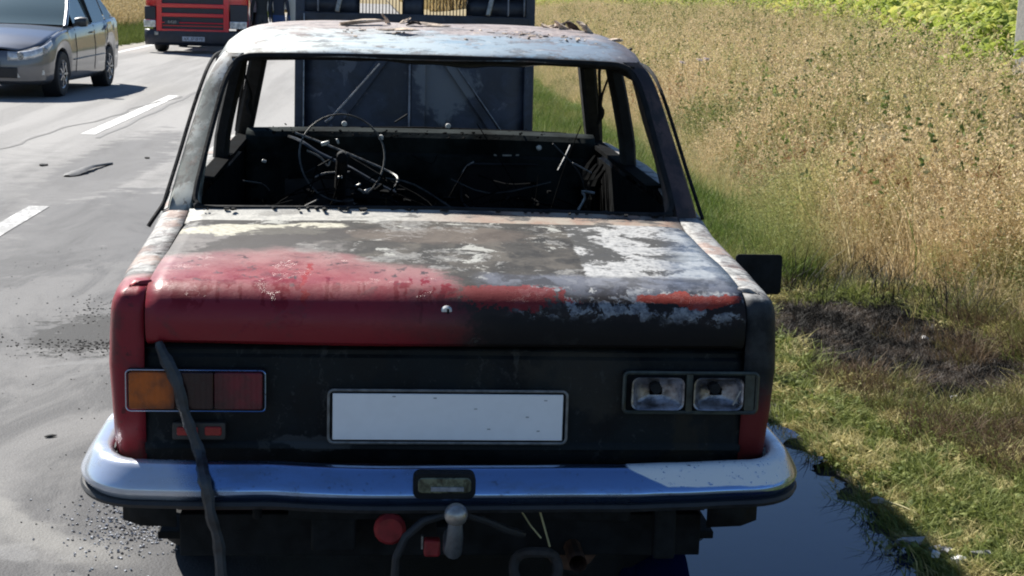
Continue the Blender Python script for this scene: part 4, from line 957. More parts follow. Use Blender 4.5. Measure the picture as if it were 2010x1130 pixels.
def leafy_mesh(name, n_, rad, h0, h1, leaf, mat, rs=1, stem=True):
    rr = np.random.default_rng(rs); v = []; f = []
    for k in range(n_):
        a = rr.uniform(0, 2*np.pi); r_ = rad*math.sqrt(rr.random()); p = np.array([r_*math.cos(a), r_*math.sin(a), rr.uniform(h0, h1)*(1-.4*(r_/rad)**2)])
        nrm = np.array([rr.normal(0, .55), rr.normal(0, .55), 1]); nrm /= np.linalg.norm(nrm); e = np.cross(nrm, rr.normal(0, 1, 3)); e /= np.linalg.norm(e); g = np.cross(nrm, e); L = leaf*rr.uniform(.6, 1.2)
        b = len(v); dr = np.array([0, 0, -L*.25])
        v += [tuple(p-e*L*.5), tuple(p+g*L*.33+dr*.3), tuple(p+e*L*.5+dr), tuple(p-g*L*.33+dr*.3), tuple(p)]
        f += [(b, b+1, b+4), (b+1, b+2, b+4), (b+2, b+3, b+4), (b+3, b, b+4)]
    me = bpy.data.meshes.new(name); me.from_pydata([tuple(map(float, p)) for p in v], [], f); me.update(); me.materials.append(mat); return me
def veg_mat(name, c1, c2, c3=None, c4=None, sc=.9, trans=.3, green_zone=None):
    n = NT(name); p = n.pos(); a = n.noise(p, sc, 5, .6); b = n.noise(p, 30, 2, .6); f_ = n.noise(p, 3.7, 4, .6)
    c = n.mix(n.ramp(b, .32, .68), c1, c2)
    if c3: c = n.mix(n.ramp(a+(f_-.5)*.45, .50, .58), c, n.mix(n.ramp(b, .35, .65), c3, c4 or c3))
    if green_zone:
        x, y, z = n.xyz(p); c = n.mix(green_zone(n, x, y, z, a, f_), c, n.mix(n.ramp(b, .3, .7), (.08, .14, .025), (.20, .29, .06)))
    n.b.inputs['Transmission Weight'].default_value = 0
    m = n.out(c, .7, 0, .25)
    tr = n.t.nodes.new('ShaderNodeBsdfTranslucent'); n.set(tr.inputs[0], c); mx = n.t.nodes.new('ShaderNodeMixShader'); mx.inputs[0].default_value = trans
    o = n.t.nodes['Material Output']; n.t.links.new(n.b.outputs[0], mx.inputs[1]); n.t.links.new(tr.outputs[0], mx.inputs[2]); n.t.links.new(mx.outputs[0], o.inputs[0])
    return m
m_dry = veg_mat('dry_grass', (.36, .265, .13), (.84, .68, .42), (.28, .26, .10), (.60, .53, .25), 1.1, .35, lambda n, x, y, z, a, f: n.ramp(x-y*.012+(f-.5)*1.1, 2.55, 1.95)*.75)
m_weed = veg_mat('roadside_weed', (.07, .10, .025), (.20, .25, .07), (.22, .20, .08), (.40, .36, .16), 1.3, .3)
m_red = veg_mat('russet_weed', (.24, .13, .06), (.36, .21, .10), None, None, 1, .3)
m_short = veg_mat('short_grass', (.10, .135, .03), (.25, .28, .08), (.30, .27, .11), (.50, .44, .20), 6.5, .3, lambda n, x, y, z, a, f: n.ramp(y+(f-.5)*1.5, 5.5, 7)*.6)
m_burn = veg_mat('charred_grass', (.010, .0095, .008), (.048, .043, .037), (.10, .068, .045), (.19, .172, .15), 4.2, .1)
m_brown = veg_mat('singed_grass', (.08, .055, .035), (.20, .14, .085), (.13, .13, .045), (.22, .20, .08), 2.5, .2)
m_crop = veg_mat('crop_leaf', (.20, .26, .04), (.44, .50, .11), (.50, .50, .13), (.62, .60, .17), .55, .4)
m_left = veg_mat('far_verge_grass', (.07, .11, .025), (.16, .19, .05), None, None, 1, .3)
def cluster_obj(name, pts, meshes, smin, smax, label=None, cat=None, seed=0, scl=None, tilt=.12):
    cl = hidden_coll(name+'_kinds')
    for i, me in enumerate(meshes):
        cl.objects.link(bpy.data.objects.new(name+'_kind', me))
    pts = np.asarray(pts); me = bpy.data.meshes.new(name); me.vertices.add(len(pts)); me.vertices.foreach_set('co', pts.astype(np.float32).ravel()); me.update()
    o = bpy.data.objects.new(name, me); COL.objects.link(o)
    g = bpy.data.node_groups.new(name, 'GeometryNodeTree'); g.interface.new_socket('Geometry', in_out='INPUT', socket_type='NodeSocketGeometry'); g.interface.new_socket('Geometry', in_out='OUTPUT', socket_type='NodeSocketGeometry')
    N_ = g.nodes.new; gi = N_('NodeGroupInput'); go = N_('NodeGroupOutput'); ip = N_('GeometryNodeInstanceOnPoints'); ci = N_('GeometryNodeCollectionInfo')
    ci.inputs['Collection'].default_value = cl; ci.inputs['Separate Children'].default_value = True; ci.inputs['Reset Children'].default_value = True
    rot = N_('FunctionNodeRandomValue'); rot.data_type = 'FLOAT_VECTOR'; rot.inputs[0].default_value = (-tilt, -tilt, 0); rot.inputs[1].default_value = (tilt, tilt, 6.283); rot.inputs['Seed'].default_value = seed
    sc = N_('FunctionNodeRandomValue'); sc.data_type = 'FLOAT'; sc.inputs[2].default_value = smin; sc.inputs[3].default_value = smax; sc.inputs['Seed'].default_value = seed+5
    L = g.links.new; L(gi.outputs[0], ip.inputs['Points']); L(ci.outputs[0], ip.inputs['Instance']); ip.inputs['Pick Instance'].default_value = True
    L(rot.outputs[0], ip.inputs['Rotation'])
    if scl is not None:
        at = me.attributes.new('clump_scale', 'FLOAT', 'POINT'); at.data.foreach_set('value', np.asarray(scl, np.float32))
        na = N_('GeometryNodeInputNamedAttribute'); na.data_type = 'FLOAT'; na.inputs['Name'].default_value = 'clump_scale'
        mu = N_('ShaderNodeMath'); mu.operation = 'MULTIPLY'; L(sc.outputs[1], mu.inputs[0]); L(na.outputs['Attribute'], mu.inputs[1]); L(mu.outputs[0], ip.inputs['Scale'])
    else: L(sc.outputs[1], ip.inputs['Scale'])
    L(ip.outputs[0], go.inputs[0])
    md = o.modifiers.new('scatter', 'NODES'); md.node_group = g
    tag(o, label, cat, kind='stuff'); return o
def scatter(n_, x0, x1, y0, y1, keep, ylog=False, r_=rng):
    u = r_.random(n_); x = r_.uniform(x0, x1, n_)
    y = (np.exp(np.log(y0+4)+(np.log(y1+4)-np.log(y0+4))*u)-4) if ylog else y0+(y1-y0)*u
    k = keep(x, y); x, y = x[k], y[k]; return np.stack([x, y, tz(x, y)], -1)
def wob(x, y, s=0): return .5*np.sin(x*1.9+y*1.1+s)+.3*np.sin(y*2.7-x*1.3+2*s)+.2*np.sin(x*5.1+y*4.3+s)
def xf(y): return np.interp(y, [-5, 0, 9.3, 19.5, 37, 80, 300], [4.6, 4.6, 5.15, 7.2, 8.6, 9.2, 9.5])
def inview(x, y):                    # generous wedge round what the camera and its neighbours can see
    d = y+3.35; return (x < 1.5+.46*d) & (y > -1.2)
def burn_d(x, y): return np.hypot((x-2.12)/.50, (y-3.45)/1.25)+.22*wob(x*3, y*3)+.05*wob(x*9, y*9)
dry_lo = lambda y: np.interp(y, [-2, 2, 3.4, 4.3, 5.2, 7, 12, 60], [2.75, 2.80, 2.75, 2.45, 1.95, 2.25, 2.5, 3.0])
pts = scatter(30000, 1.9, 10, -1, 70, lambda x, y: (x > dry_lo(y)+.10*wob(x, y, 1)) & (x < xf(y)+.3*wob(x, y)) & inview(x, y) & (burn_d(x, y) > 1.0), True)
tall = [blade_mesh('tall_%d' % i, 46, .20, .35, .72, .0055, .6, 3, m_dry, .5, .7, .011, i) for i in range(5)]
gs = lambda P: .38+.62*np.clip((P[:, 0]-dry_lo(P[:, 1]))/1.1, 0, 1)*(.88+.42*wob(P[:, 0]*.9, P[:, 1]*.8, 5))
k_ = (wob(pts[:, 0]*1.6, pts[:, 1]*1.3, 9)+.9*rng.random(len(pts)) > .12); pts = pts[k_]
cluster_obj('dry_grass', pts, tall, .5, 1.3, 'tall straw-coloured dry grass covering the roadside bank', 'grass', 1, gs(pts), .32)
pts = scatter(14000, 1.9, 10, -1, 70, lambda x, y: (x > dry_lo(y)+.05) & (x < xf(y)) & inview(x, y) & (burn_d(x, y) > 1.05) & (wob(x*.9, y*.5, 3)+.6*wob(x*2.3, y*1.9, 1) > -.08), True)
weeds = [leafy_mesh('weed_%d' % i, 150, .18, .08, .55, .026, m_weed, 20+i) for i in range(3)]+[blade_mesh('weedb', 50, .15, .3, .6, .006, .5, 3, m_weed, .4, 1, .014, 31)]
cluster_obj('green_weeds', pts, weeds, .5, 1.35, 'dull green weeds mixed through the dry grass bank', 'weeds', 2, gs(pts), .25)
pts = scatter(1500, 2.4, 10, -1, 40, lambda x, y: (x > dry_lo(y)+.3) & (x < xf(y)) & inview(x, y) & (wob(x*1.3, y*.8, 7) > .45), True)
cluster_obj('russet_weeds', pts, [blade_mesh('russet', 40, .16, .3, .66, .006, .5, 3, m_red, .4, 1.0, .016, 41)], .7, 1.1, 'reddish brown seed heads in the dry grass bank', 'weeds', 3)
pts = scatter(1500, 2.2, 10, -1, 40, lambda x, y: (x > dry_lo(y)+.5) & (x < xf(y)) & inview(x, y), True)
cluster_obj('tall_weed_stalks', pts, [blade_mesh('stalk_a', 7, .22, .6, 1.05, .008, .55, 4, m_dry, .3, 1.0, .02, 201), blade_mesh('stalk_b', 6, .2, .5, .95, .008, .7, 4, m_weed, .3, 1.0, .022, 202)], .7, 1.1, 'tall single weed stalks rising above the dry grass bank', 'weeds', 21, None, .35)
# short verge
rag = lambda y: 1.39+.045*np.sin(y*5.3)+.04*np.sin(y*13+1)+.03*np.sin(y*29)
pts = scatter(27000, 1.24, 3.3, -.6, 30, lambda x, y: (x > rag(y)) & (x < dry_lo(y)+.35) & ((burn_d(x, y) > .92)), True)
short = [blade_mesh('short_%d' % i, 46, .09, .02, .085, .005, 1.5, 2, m_short, .9, 0, .01, 50+i) for i in range(4)]+[leafy_mesh('herb_%d' % i, 30, .07, .01, .05, .022, m_short, 150+i) for i in range(2)]
k_ = (wob(pts[:, 0]*7, pts[:, 1]*6, 2)+.9*rng.random(len(pts)) > .0); pts = pts[k_]
cluster_obj('short_grass', pts, short, .5, 1.4, 'short green and yellow verge grass between puddle and tall grass', 'grass', 4)
pts = scatter(2400, 1.36, 2.5, 4.9, 40, lambda x, y: (x > 1.42) & (x < 2.25), True)
cluster_obj('green_verge_grass', pts, [blade_mesh('gv_%d' % i, 60, .14, .08, .24, .006, .7, 3, veg_mat('lush_grass%d' % i, (.06, .10, .018), (.17, .24, .055), (.16, .17, .05), (.30, .31, .12), 3.1), .6, 0, .01, 60+i) for i in range(2)], .7, 1.2, 'lush green strip of grass along the asphalt edge', 'grass', 5)
pts = scatter(9000, 1.4, 3.4, 1.9, 6.5, lambda x, y: (burn_d(x, y) < 1.05))
cluster_obj('charred_grass', pts, [blade_mesh('char_%d' % i, 34, .08, .01, .05, .004, 1.3, 2, m_burn, .8, 0, .01, 70+i) for i in range(3)], .5, 1.3, 'charred black and grey patch of burnt grass', 'grass', 6)
pts = scatter(5200, 1.5, 3.4, .8, 6.5, lambda x, y: (((burn_d(x, y) > .96) & (burn_d(x, y) < 1.5) & (y < 3.8) & (x > 1.75)) | ((burn_d(x, y) < 1) & (wob(x*4, y*3, 4) > .45) & (y < 3.6))) & (x > 1.55) & (x < 3.2))
cluster_obj('singed_grass', pts, [blade_mesh('singe_%d' % i, 40, .09, .03, .13, .004, .9, 3, m_brown, .8, 0, .01, 80+i) for i in range(3)], .6, 1.3, 'singed brown grass around the burnt patch', 'grass', 7)
pts = scatter(260, 1.55, 3.4, 2.8, 7, lambda x, y: (np.abs(burn_d(x, y)-1.08) < .14) & (x > 1.85) & (y > 3.2))
cluster_obj('blackened_stalks', pts, [blade_mesh('stalk', 26, .12, .08, .30, .005, .8, 3, m_burn, .4, 0, .01, 91)], .7, 1.2, 'blackened stalks at the edge where the fire met the dry grass', 'grass', 8)
# crop field
pts = scatter(15000, 4.6, 60, -1, 150, lambda x, y: (x > xf(y)+.2*wob(x, y)) & (x < 3+.50*(y+3.35)), True)
crop = [leafy_mesh('crop_%d' % i, 120, .36, .30, .80, .15, m_crop, 100+i) for i in range(4)]
cluster_obj('crop_plants', pts, crop, .8, 1.25, 'bright yellow-green leafy crop field above the grass bank', 'crop', 9)
# left side of the road
pts = scatter(11000, -13, -7.2, 1, 110, lambda x, y: x < -7.25+.15*wob(x, y), True)
cluster_obj('left_verge_grass', pts, [blade_mesh('lv_%d' % i, 60, .25, .12, .38, .012, .5, 2, m_left, .4, 0, .01, 110+i) for i in range(3)], .7, 1.3, 'green verge grass along the far left road edge', 'grass', 10)
pts = scatter(16000, -45, -9.0, 3, 140, lambda x, y: x < -9+.5*wob(x, y), True)
m_str = veg_mat('far_straw', (.42, .32, .16), (.58, .46, .25), (.40, .34, .17), (.50, .42, .2), .5, .3)
cluster_obj('left_dry_grass', pts, [blade_mesh('ls_%d' % i, 50, .4, .35, .8, .02, .5, 2, m_str, .4, .8, .03, 120+i) for i in range(3)], .8, 1.3, 'tan dry grass beyond the green verge on the far left', 'grass', 11)
pts = scatter(6000, -9, 12, 130, 420, lambda x, y: np.abs(x+1) > 6, True)
cluster_obj('far_dry_grass', pts, [blade_mesh('fs_%d' % i, 40, 1.0, .8, 1.6, .10, .5, 2, m_str, .4, .8, .1, 130+i) for i in range(2)], .9, 1.4, 'tan dry grass far down the road', 'grass', 12)
# two tiny white flower heads in the bank
for i, (x, y, z) in enumerate(((3.30, 14.6, .0), (3.52, 14.7, .0), (3.62, 14.8, .0))):
    t = empty('white_flower', (x, y, float(tz(x, y)))); tag(t, ['leftmost of the small white flowers in the dry bank', 'middle one of the small white flowers in the dry bank', 'rightmost of the small white flowers in the dry bank'][i], 'flower', 'white flowers in the grass')
    MB().tube([(0, 0, 0), (.01, 0, .40), (0, 0, .72)], .004, 5).build('stem', m_weed, t)
    mb = MB()
    for k in range(12): a = k*2.4; mb.box((.035*math.cos(a)*(k/12), .035*math.sin(a)*(k/12), .73+.004*k % .02), (.022, .022, .012))
    mb.build('flower_head', simple('petal%d' % i, (.75, .62, .62), .8), t, False)
# long bent straws in the near bank
for i, (x, y, L, rz) in enumerate(((2.75, 6.3, .5, 2.6), (2.9, 3.6, .55, .4), (3.3, 4.4, .5, 2.2), (3.0, 5.0, .6, .9), (1.52, 1.05, .22, 2.3))):
    z = float(tz(x, y)); h = .25 if i < 4 else .03
    o = MB().tube(smoothp([(0, 0, 0), (L*.35, 0, h), (L*.75, 0, h*1.2), (L, 0, h*.8)]), .0035, 5).build('bent_straw', dry, None); o.location = (x, y, z+(.1 if i < 4 else .01)); o.rotation_euler = (0, 0, rz)
    tag(o, ['bent pale straw above the fuel flap in the bank', 'bent pale straw at the right picture edge by the burnt patch', 'bent pale straw high in the right-hand dry grass', 'bent pale straw over the dark edge of the burnt patch', 'pale straw lying across the shadow edge beside the puddle'][i], 'straw')

# ================================================================== GREY SEDAN
def paint(name, col, rough=.28, metal=.5):
    n = NT(name); p = n.obj(); k = n.noise(p, 6, 4, .6); dust = n.ramp(n.xyz(p)[2]+(k-.5)*.3, .7, .2)*.4
    c = n.mix(n.ramp(k, .3, .7)*.25, col, tuple(v*.8 for v in col)); c = n.mix(dust, c, (.22, .20, .17))
    n.b.inputs['Coat Weight'].default_value = 1.0; n.b.inputs['Coat Roughness'].default_value = .06
    return n.out(c, n.math('ADD', rough, dust*.5), metal)
gp = paint('grey_car_paint', (.13, .14, .165)); black = simple('black_trim', (.015, .016, .018), .5)
gl = NT('car_window'); gl.out((.10, .14, .15), .04, 0, .8); gl = gl.m
M['alloy'] = simple('alloy', (.45, .46, .48), .3, .7, .1, 20)
sed = empty('grey_sedan', (-5.47, 19.3, 0), R(-4.2)); tag(sed, 'silver-grey sedan driving towards the camera in the far lane', 'car')
def sw_(y): return interp(y, [-.86, -.80, -.70, -.55, -.3, 0, .6, 1.8, 2.7, 3.3, 3.5, 3.62], [.52, .66, .76, .82, .855, .868, .885, .89, .875, .84, .78, .66])
def shz(y): return interp(y, [-.86, -.7, -.4, 0, .5, 1.2, 2.2, 3.0, 3.45, 3.62], [.66, .72, .82, .90, .955, .985, 1.02, 1.06, 1.07, 1.02])
def spath():
    P = [(sw_(y), y) for y in np.arange(3.62, -.85, -.04)]
    P += [(sw_(-.86)*math.cos(R(a)), -.86-.05*math.sin(R(a))) for a in np.linspace(8, 172, 14)]
    P += [(-sw_(y), y) for y in np.arange(-.84, 3.63, .04)]
    return P
SP = spath(); SPR = [(-.06, 0), (-.01, .10), (.0, .25), (.012, .45), (.012, .60), (.0, .75), (-.004, .90), (-.03, .975), (-.07, 1.0)]
def spoint(i, t, off=0):
    x, y = SP[i]; a = Vector(SP[max(0, i-1)]); b = Vector(SP[min(len(SP)-1, i+1)]); d = (b-a).normalized(); o_ = Vector((-d.y, d.x))
    if o_.dot(Vector((x, (y-1.3)*.1))) < 0: o_ = -o_
    zb = .20
    for yc in (0, 2.65):
        if abs(y-yc) < .345: zb = max(zb, .31+math.sqrt(.345**2-(y-yc)**2))
    zt = shz(y); k = interp(t, [q[1] for q in SPR], [q[0] for q in SPR])+off
    return Vector((x+o_.x*k, y+o_.y*k, max(zb, .20)+(zt-zb)*t))
body = grid('body', [[spoint(i, q[1]) for q in SPR] for i in range(len(SP))], gp, sed, .004)
hr = []
for y in list(np.arange(-.90, .52, .08)):
    w_ = sw_(max(y, -.86))-.05; zt = shz(y); hr.append([(w_*u, y+(.04*u*u if y < -.7 else 0), zt+.045*(1-u*u)-.004) for u in np.linspace(-1, 1, 21)])
grid('bonnet', hr, gp, sed, .004)
tr_ = [[((sw_(y)-.06)*u, y, shz(y)+.03*(1-u*u)) for u in np.linspace(-1, 1, 9)] for y in np.arange(3.0, 3.63, .1)]; grid('boot', tr_, gp, sed, .004)
def gh(y): return interp(y, [.45, .8, 1.15, 1.7, 2.3, 2.65, 3.1], [.98, 1.22, 1.40, 1.475, 1.46, 1.38, 1.09])
def gw(z): return interp(z, [.95, 1.2, 1.40, 1.47], [.80, .71, .62, .5])
ws = [[(u*gw(gh(y))*.96, y-.10*(1-u*u)+.06, gh(y)+.01*(1-u*u)) for u in np.linspace(-1, 1, 13)] for y in np.linspace(.42, 1.15, 8)]; grid('windscreen', ws, gl, sed)
rg = [[(u*gw(gh(y))*.96, y+.06*(1-u*u), gh(y)+.01) for u in np.linspace(-1, 1, 13)] for y in np.linspace(2.62, 3.1, 6)]; grid('rear_window', rg, gl, sed)
rfm = [[(u*(.60+.02), y, gh(y)+.012-.05*abs(u)**4) for u in np.linspace(-1, 1, 13)] for y in np.linspace(1.13, 2.66, 14)]; grid('roof', rfm, gp, sed, .01)
for s in (-1, 1):
    MB().tube(smoothp([(s*.80, .38, .955), (s*.74, .72, 1.17), (s*.655, 1.12, 1.385), (s*.63, 1.7, 1.455), (s*.63, 2.3, 1.44), (s*.66, 2.65, 1.36), (s*.74, 3.1, 1.08)]), [.035, .035, .03, .03, .03, .04, .05], 8).build('roof_pillar', gp, sed)
    # side glass in three panes
    for y0, y1 in ((.72, 1.62), (1.70, 2.48), (2.54, 2.86)):
        rows = [[(s*(.845-.20*min(1, t*(gh(y)-.03-shz(y))/.45)), y, shz(y)-.03+(max(gh(y)-.03, shz(y)+.02)-shz(y)+.03)*t) for t in (0, .35, .7, 1)] for y in np.linspace(y0, y1, 7)]
        grid('side_window', rows, gl, sed)
    MB().bar((s*.83, 1.66, 1.0), (s*.665, 1.66, 1.44), .07, .02, (0, 1, 0)).build('door_pillar', black, sed)
    m_ = MB().lathe([(0, -.10), (.055, -.085), (.075, 0), (.065, .08), (0, .10)], (s*.98, .58, 1.03), 'x', 14).bar((s*.86, .60, .98), (s*.94, .59, 1.0), .06, .05).build('mirror', simple('mirror_shell', (.05, .055, .06), .35) if s < 0 else bpy.data.materials['mirror_shell'], sed)
    # door seams, sill crease, handles
    ii = [i for i, q in enumerate(SP) if (q[0] > 0) == (s > 0)]
    def near(y): return min(ii, key=lambda i: abs(SP[i][1]-y))
    for y in (.62, 1.66, 2.45):
        MB().tube([spoint(near(y+(.0 if t > .3 else 0)), t, .001) for t in np.linspace(.06, .96, 9)], .006, 4).build('door_gap', black, sed)
    MB().tube([spoint(near(y), .40, .010) for y in np.arange(.45, 2.25, .08)], [.008]*10, 6).build('rub_strip', bpy.data.materials['mirror_shell'], sed)
    for y in (1.50, 2.32): MB().bar(spoint(near(y-.08), .84, .02), spoint(near(y+.08), .84, .02), .02, .025).build('door_handle', gp, sed)
    # headlight patch wrapping the corner
    rows = []; idx = [i for i in ii if -.91 <= SP[i][1] <= -.40]
    idx = sorted(idx, key=lambda i: SP[i][1]*1.0+(-abs(SP[i][0])*-.0)); idx = sorted(set(idx), key=lambda i: i)
    idx = [i for i in idx if abs(SP[i][0]) > .36]
    for i in idx:
        g_ = (SP[i][1]+.91)/.5; t0, t1 = .74-.0*g_, .965
        t0 = .70+.16*g_**1.5
        rows.append([spoint(i, t, .008) for t in np.linspace(t0, t1, 4)])
    hl = grid('headlight', rows, simple('headlight_glass', (.62, .64, .66), .15, .3, .25, 14) if s < 0 else bpy.data.materials['headlight_glass'], sed, .004)
    for q_ in (3, 8):
        if q_ < len(idx):
            i = idx[-1-q_] if s > 0 else idx[q_]
            i = [k for k in idx][min(len(idx)-1, q_)] if s < 0 else idx[len(idx)-1-q_]
            c_ = spoint(i, .84, .013); MB().lathe([(0, -.006), (.045, -.004), (.055, .006)], tuple(c_), 'y', 16).build('lamp_bowl', M['bare_steel'], hl)
    i = near(-.80); c_ = spoint(i, .28, .008)
    MB().bar(spoint(near(-.86), .27, .010)+Vector((s*-.04, 0, 0)), spoint(near(-.66), .30, .010), .02, .06).build('fog_lamp', M['pale_metal'], sed)
box('lower_grille', (0, -.925, .36), (1.0, .03, .14), black, sed, .01); box('upper_grille', (0, -.935, .62), (.5, .03, .07), black, sed, .01)
box('front_plate', (0, -.96, .48), (.52, .01, .11), M['plate_white'], sed)
box('underbody', (0, 1.3, .26), (1.5, 3.9, .14), black, sed, .02)
box('dashboard', (0, .75, .93), (1.3, .4, .1), black, sed, .02); box('cabin_floor', (0, 1.7, .80), (1.55, 2.4, .1), black, sed, .02)
for y in (1.35, 2.2):
    for x in (-.35, .35): box('seat', (x, y+.2, 1.05), (.46, .14, .5), M['cloth_dark'], sed, .05)
for s in (-1, 1):
    for y in (0, 2.65):
        wheel(sed, s*.775, y, .315, .20, 'wheel', 'tyre', 'alloy', s, 7)
        MB().lathe([(.34, -.1), (.34, .1)], (s*.74, y, .31), 'x', 24).build('wheel_arch', black, sed)

# ================================================================== RED LORRY
lr = empty('red_lorry', (-4.66, 35.8, 0), R(-1)); tag(lr, 'red lorry with slatted grille coming along the far lane', 'lorry')
rp_ = paint('lorry_red', (.72, .018, .035), .3, 0); drk = simple('lorry_dark', (.022, .026, .04), .45, 0, .3, 5)
cab = MB()
def cabring(z, w, y0, y1, r=.22):
    p = []
    for sx, a0, cx, cy in ((1, -90, w-r, y0+r), (1, 0, w-r, y1-.06)):
        for k in range(6): a = R(a0+90*k/5); rr_ = r if a0 < 0 else .06; p.append((cx+rr_*math.cos(a), cy+rr_*math.sin(a), z))
    return p+[(-x, y, z_) for x, y, z_ in p[::-1]]
rows = [cabring(z, w, y, 2.1, r_) for z, w, y, r_ in ((.62, 1.24, .03, .16), (1.25, 1.25, 0, .2), (1.9, 1.25, .02, .22), (2.0, 1.25, .05, .22), (2.9, 1.20, .28, .22), (3.3, 1.15, .6, .25), (3.36, 1.0, .8, .25))]
cb = grid('cab', rows, rp_, lr, .02, closed=True)
ws = grid('windscreen', [[(u*1.12, .08+(z-2.0)*.24-.03+.05*u*u, z) for u in np.linspace(-1, 1, 9)] for z in (2.02, 2.4, 2.82)], gl, cb, .01)
box('cab_roof', (0, 1.4, 3.3), (1.9, 1.3, .06), rp_, cb, .02)
gr = empty('grille', (0, 0, 0)); gr.parent = lr
def slab(name, x0, x1, z0, z1, y, t, mat, par, b=.015): return box(name, ((x0+x1)/2, y, (z0+z1)/2), (x1-x0, t, z1-z0), mat, par, b)
slab('grille_backing', -.90, .70, .52, 1.85, -.03, .06, drk, gr)
slab('grille_side', -.95, -.82, .53, 1.75, -.06, .10, rp_, gr); slab('grille_side', .66, .79, .53, 1.75, -.06, .10, rp_, gr)
for z0, z1 in ((.53, .59), (.725, .755), (.88, .97), (1.10, 1.20), (1.33, 1.42), (1.55, 1.62)):
    slab('grille_slat', -.83, .67, z0, z1, -.075, .08, rp_, gr)
slab('grille_slat', -.80, .64, .655, .675, -.06, .05, rp_, gr, .004)
bd = slab('grille_badge', -.75, -.40, .70, .80, -.115, .012, drk, gr, .003)
t_ = text('badge_text', 'R420', (-.575, -.123, .75), .10, M['bare_steel'], bd)
slab('corner_panel', -1.24, -.97, .80, 1.12, -.02, .07, drk, lr); slab('corner_panel', .81, 1.24, .80, 1.20, -.02, .07, drk, lr)
hw_ = simple('lorry_headlight', (.70, .72, .74), .15, .3, .3, 14)
slab('headlight', -1.26, -.97, .62, .79, -.05, .08, hw_, lr, .02); slab('headlight', .81, 1.22, .62, .80, -.05, .08, hw_, lr, .02)
bm_ = MB(); rows = [[(x, -.10+.16*abs(x/1.25)**6+yy, z) for x in np.linspace(-1.25, 1.25, 25)] for z, yy in ((.56, .03), (.53, 0), (.40, -.02), (.27, 0), (.21, .06), (.21, .3))]
lb = grid('bumper', rows, drk, lr, .02)
slab('fog_lamp', -1.0, -.90, .43, .52, -.12, .03, M['bare_steel'], lb, .01); slab('fog_lamp', .95, 1.05, .43, .52, -.10, .03, M['bare_steel'], lb, .01)
bp_ = slab('front_plate', -.33, .21, .30, .41, -.135, .012, simple('plate_blueish', (.50, .53, .60), .5), lb, .004)
text('plate_text', 'AX 3718 PP', (-.06, -.143, .355), .095, black, bp_)
for s in (-1, 1):
    for y in (1.2, 4.9): wheel(lr, s*1.02, y, .50, .30, 'wheel', 'tyre', 'alloy', s)
    MB().bar((s*1.28, -.05, 1.9), (s*1.28, -.05, 2.6), .22, .12).build('mirror', black, lr)
box('chassis', (0, 3.2, .75), (.9, 5.5, .3), drk, lr); box('trailer', (0, 8.6, 2.35), (2.48, 11.5, 2.7), simple('trailer_grey', (.25, .26, .28), .6), lr, .03)

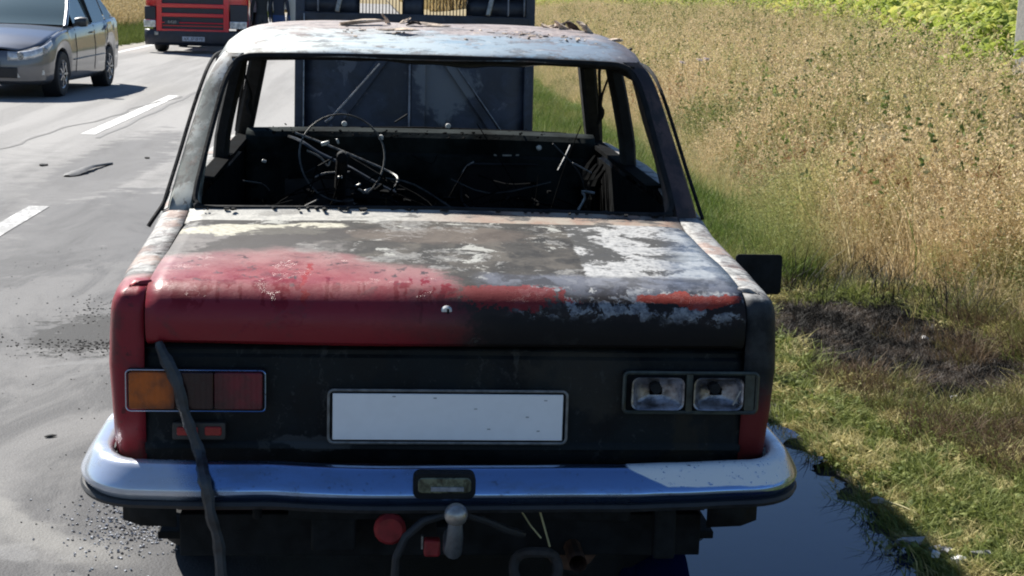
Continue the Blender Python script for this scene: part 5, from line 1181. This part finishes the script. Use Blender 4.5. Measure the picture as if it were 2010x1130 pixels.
# ================================================================== PEOPLE BY THE LORRY (only legs in frame)
def person(x, y, rz, top, legs, lab, shorts=False, h=1.75):
    root = empty('person', (x, y, 0), rz); tag(root, lab, 'person', 'people standing by the red lorry')
    k = h/1.75
    J = {'pel': (0, 0, .95, .14, .10), 'wst': (0, 0, 1.10, .13, .095), 'che': (0, .01, 1.30, .16, .11), 'nk': (0, 0, 1.47, .06, .06), 'hd': (0, -.01, 1.56, .075, .085), 'hd2': (0, -.01, 1.66, .085, .095), 'hd3': (0, 0, 1.73, .05, .06)}
    E_ = [('pel', 'wst'), ('wst', 'che'), ('che', 'nk'), ('nk', 'hd'), ('hd', 'hd2'), ('hd2', 'hd3')]
    for s, n in ((-1, 'l'), (1, 'r')):
        J.update({n+'hip': (s*.09, 0, .88, .085, .09), n+'kn': (s*.11, -.01, .50, .058, .06), n+'an': (s*.12, .01, .09, .038, .042), n+'toe': (s*.13, -.13, .035, .035, .03),
                  n+'sh': (s*.18, 0, 1.40, .055, .055), n+'el': (s*.24, .02, 1.12, .042, .042), n+'wr': (s*.25, -.06, .88, .028, .028), n+'hn': (s*.25, -.08, .80, .03, .02)})
        E_ += [('pel', n+'hip'), (n+'hip', n+'kn'), (n+'kn', n+'an'), (n+'an', n+'toe'), ('che', n+'sh'), (n+'sh', n+'el'), (n+'el', n+'wr'), (n+'wr', n+'hn')]
    ks = list(J); me = bpy.data.meshes.new('body'); me.from_pydata([(J[q][0]*k, J[q][1]*k, J[q][2]*k) for q in ks], [(ks.index(a), ks.index(b)) for a, b in E_], []); me.update()
    bm = bmesh.new(); bm.from_mesh(me); bm.verts.layers.skin.verify(); bm.to_mesh(me); bm.free()
    for i, q in enumerate(ks):
        me.skin_vertices[0].data[i].radius = (J[q][3]*k, J[q][4]*k)
    me.skin_vertices[0].data[0].use_root = True
    o = link('body', me, None, root, False); o.modifiers.new('skin', 'SKIN').use_smooth_shade = True; sb = o.modifiers.new('sub', 'SUBSURF'); sb.levels = sb.render_levels = 2
    n = NT('person_clothes'); z = n.xyz(n.obj())[2]; zz = .52*k if shorts else .12*k
    c = n.mix(n.ramp(z, .98*k, .985*k), legs, top); c = n.mix(n.ramp(z, 1.49*k, 1.50*k), c, (.42, .26, .19)); c = n.mix(n.ramp(z, zz, zz-.01), c, (.50, .42, .38) if shorts else (.03, .03, .03))
    me.materials.append(n.out(c, .85))
    MB().lathe([(.0, 1.785*k), (.06*k, 1.77*k), (.095*k, 1.71*k), (.098*k, 1.65*k), (.085*k, 1.61*k)], (0, .015, 0), 'z', 14).build('hair', M['soot'], root)
    MB().lathe([(0, -.12), (.016, -.10), (.010, -.09)], (0, 0, 1.635*k), 'y', 8).build('nose', M['skin'], root)
    return root
person(-3.10, 36.0, .2, (.02, .025, .03), (.03, .035, .045), 'person in dark shorts with pale bare shins, closest to the red lorry', True)
person(-2.68, 36.0, 2.9, (.02, .03, .05), (.03, .07, .19), 'person in blue jeans, between the two paler pairs of legs')
person(-2.36, 36.3, 3.3, (.5, .52, .5), (.48, .52, .50), 'person in pale trousers, nearest the raised bonnet')
for o in list(S.objects):
    if o.type == 'MESH' and o.parent is None and 'kind' not in o and 'category' not in o: print('UNTAGGED', o.name)
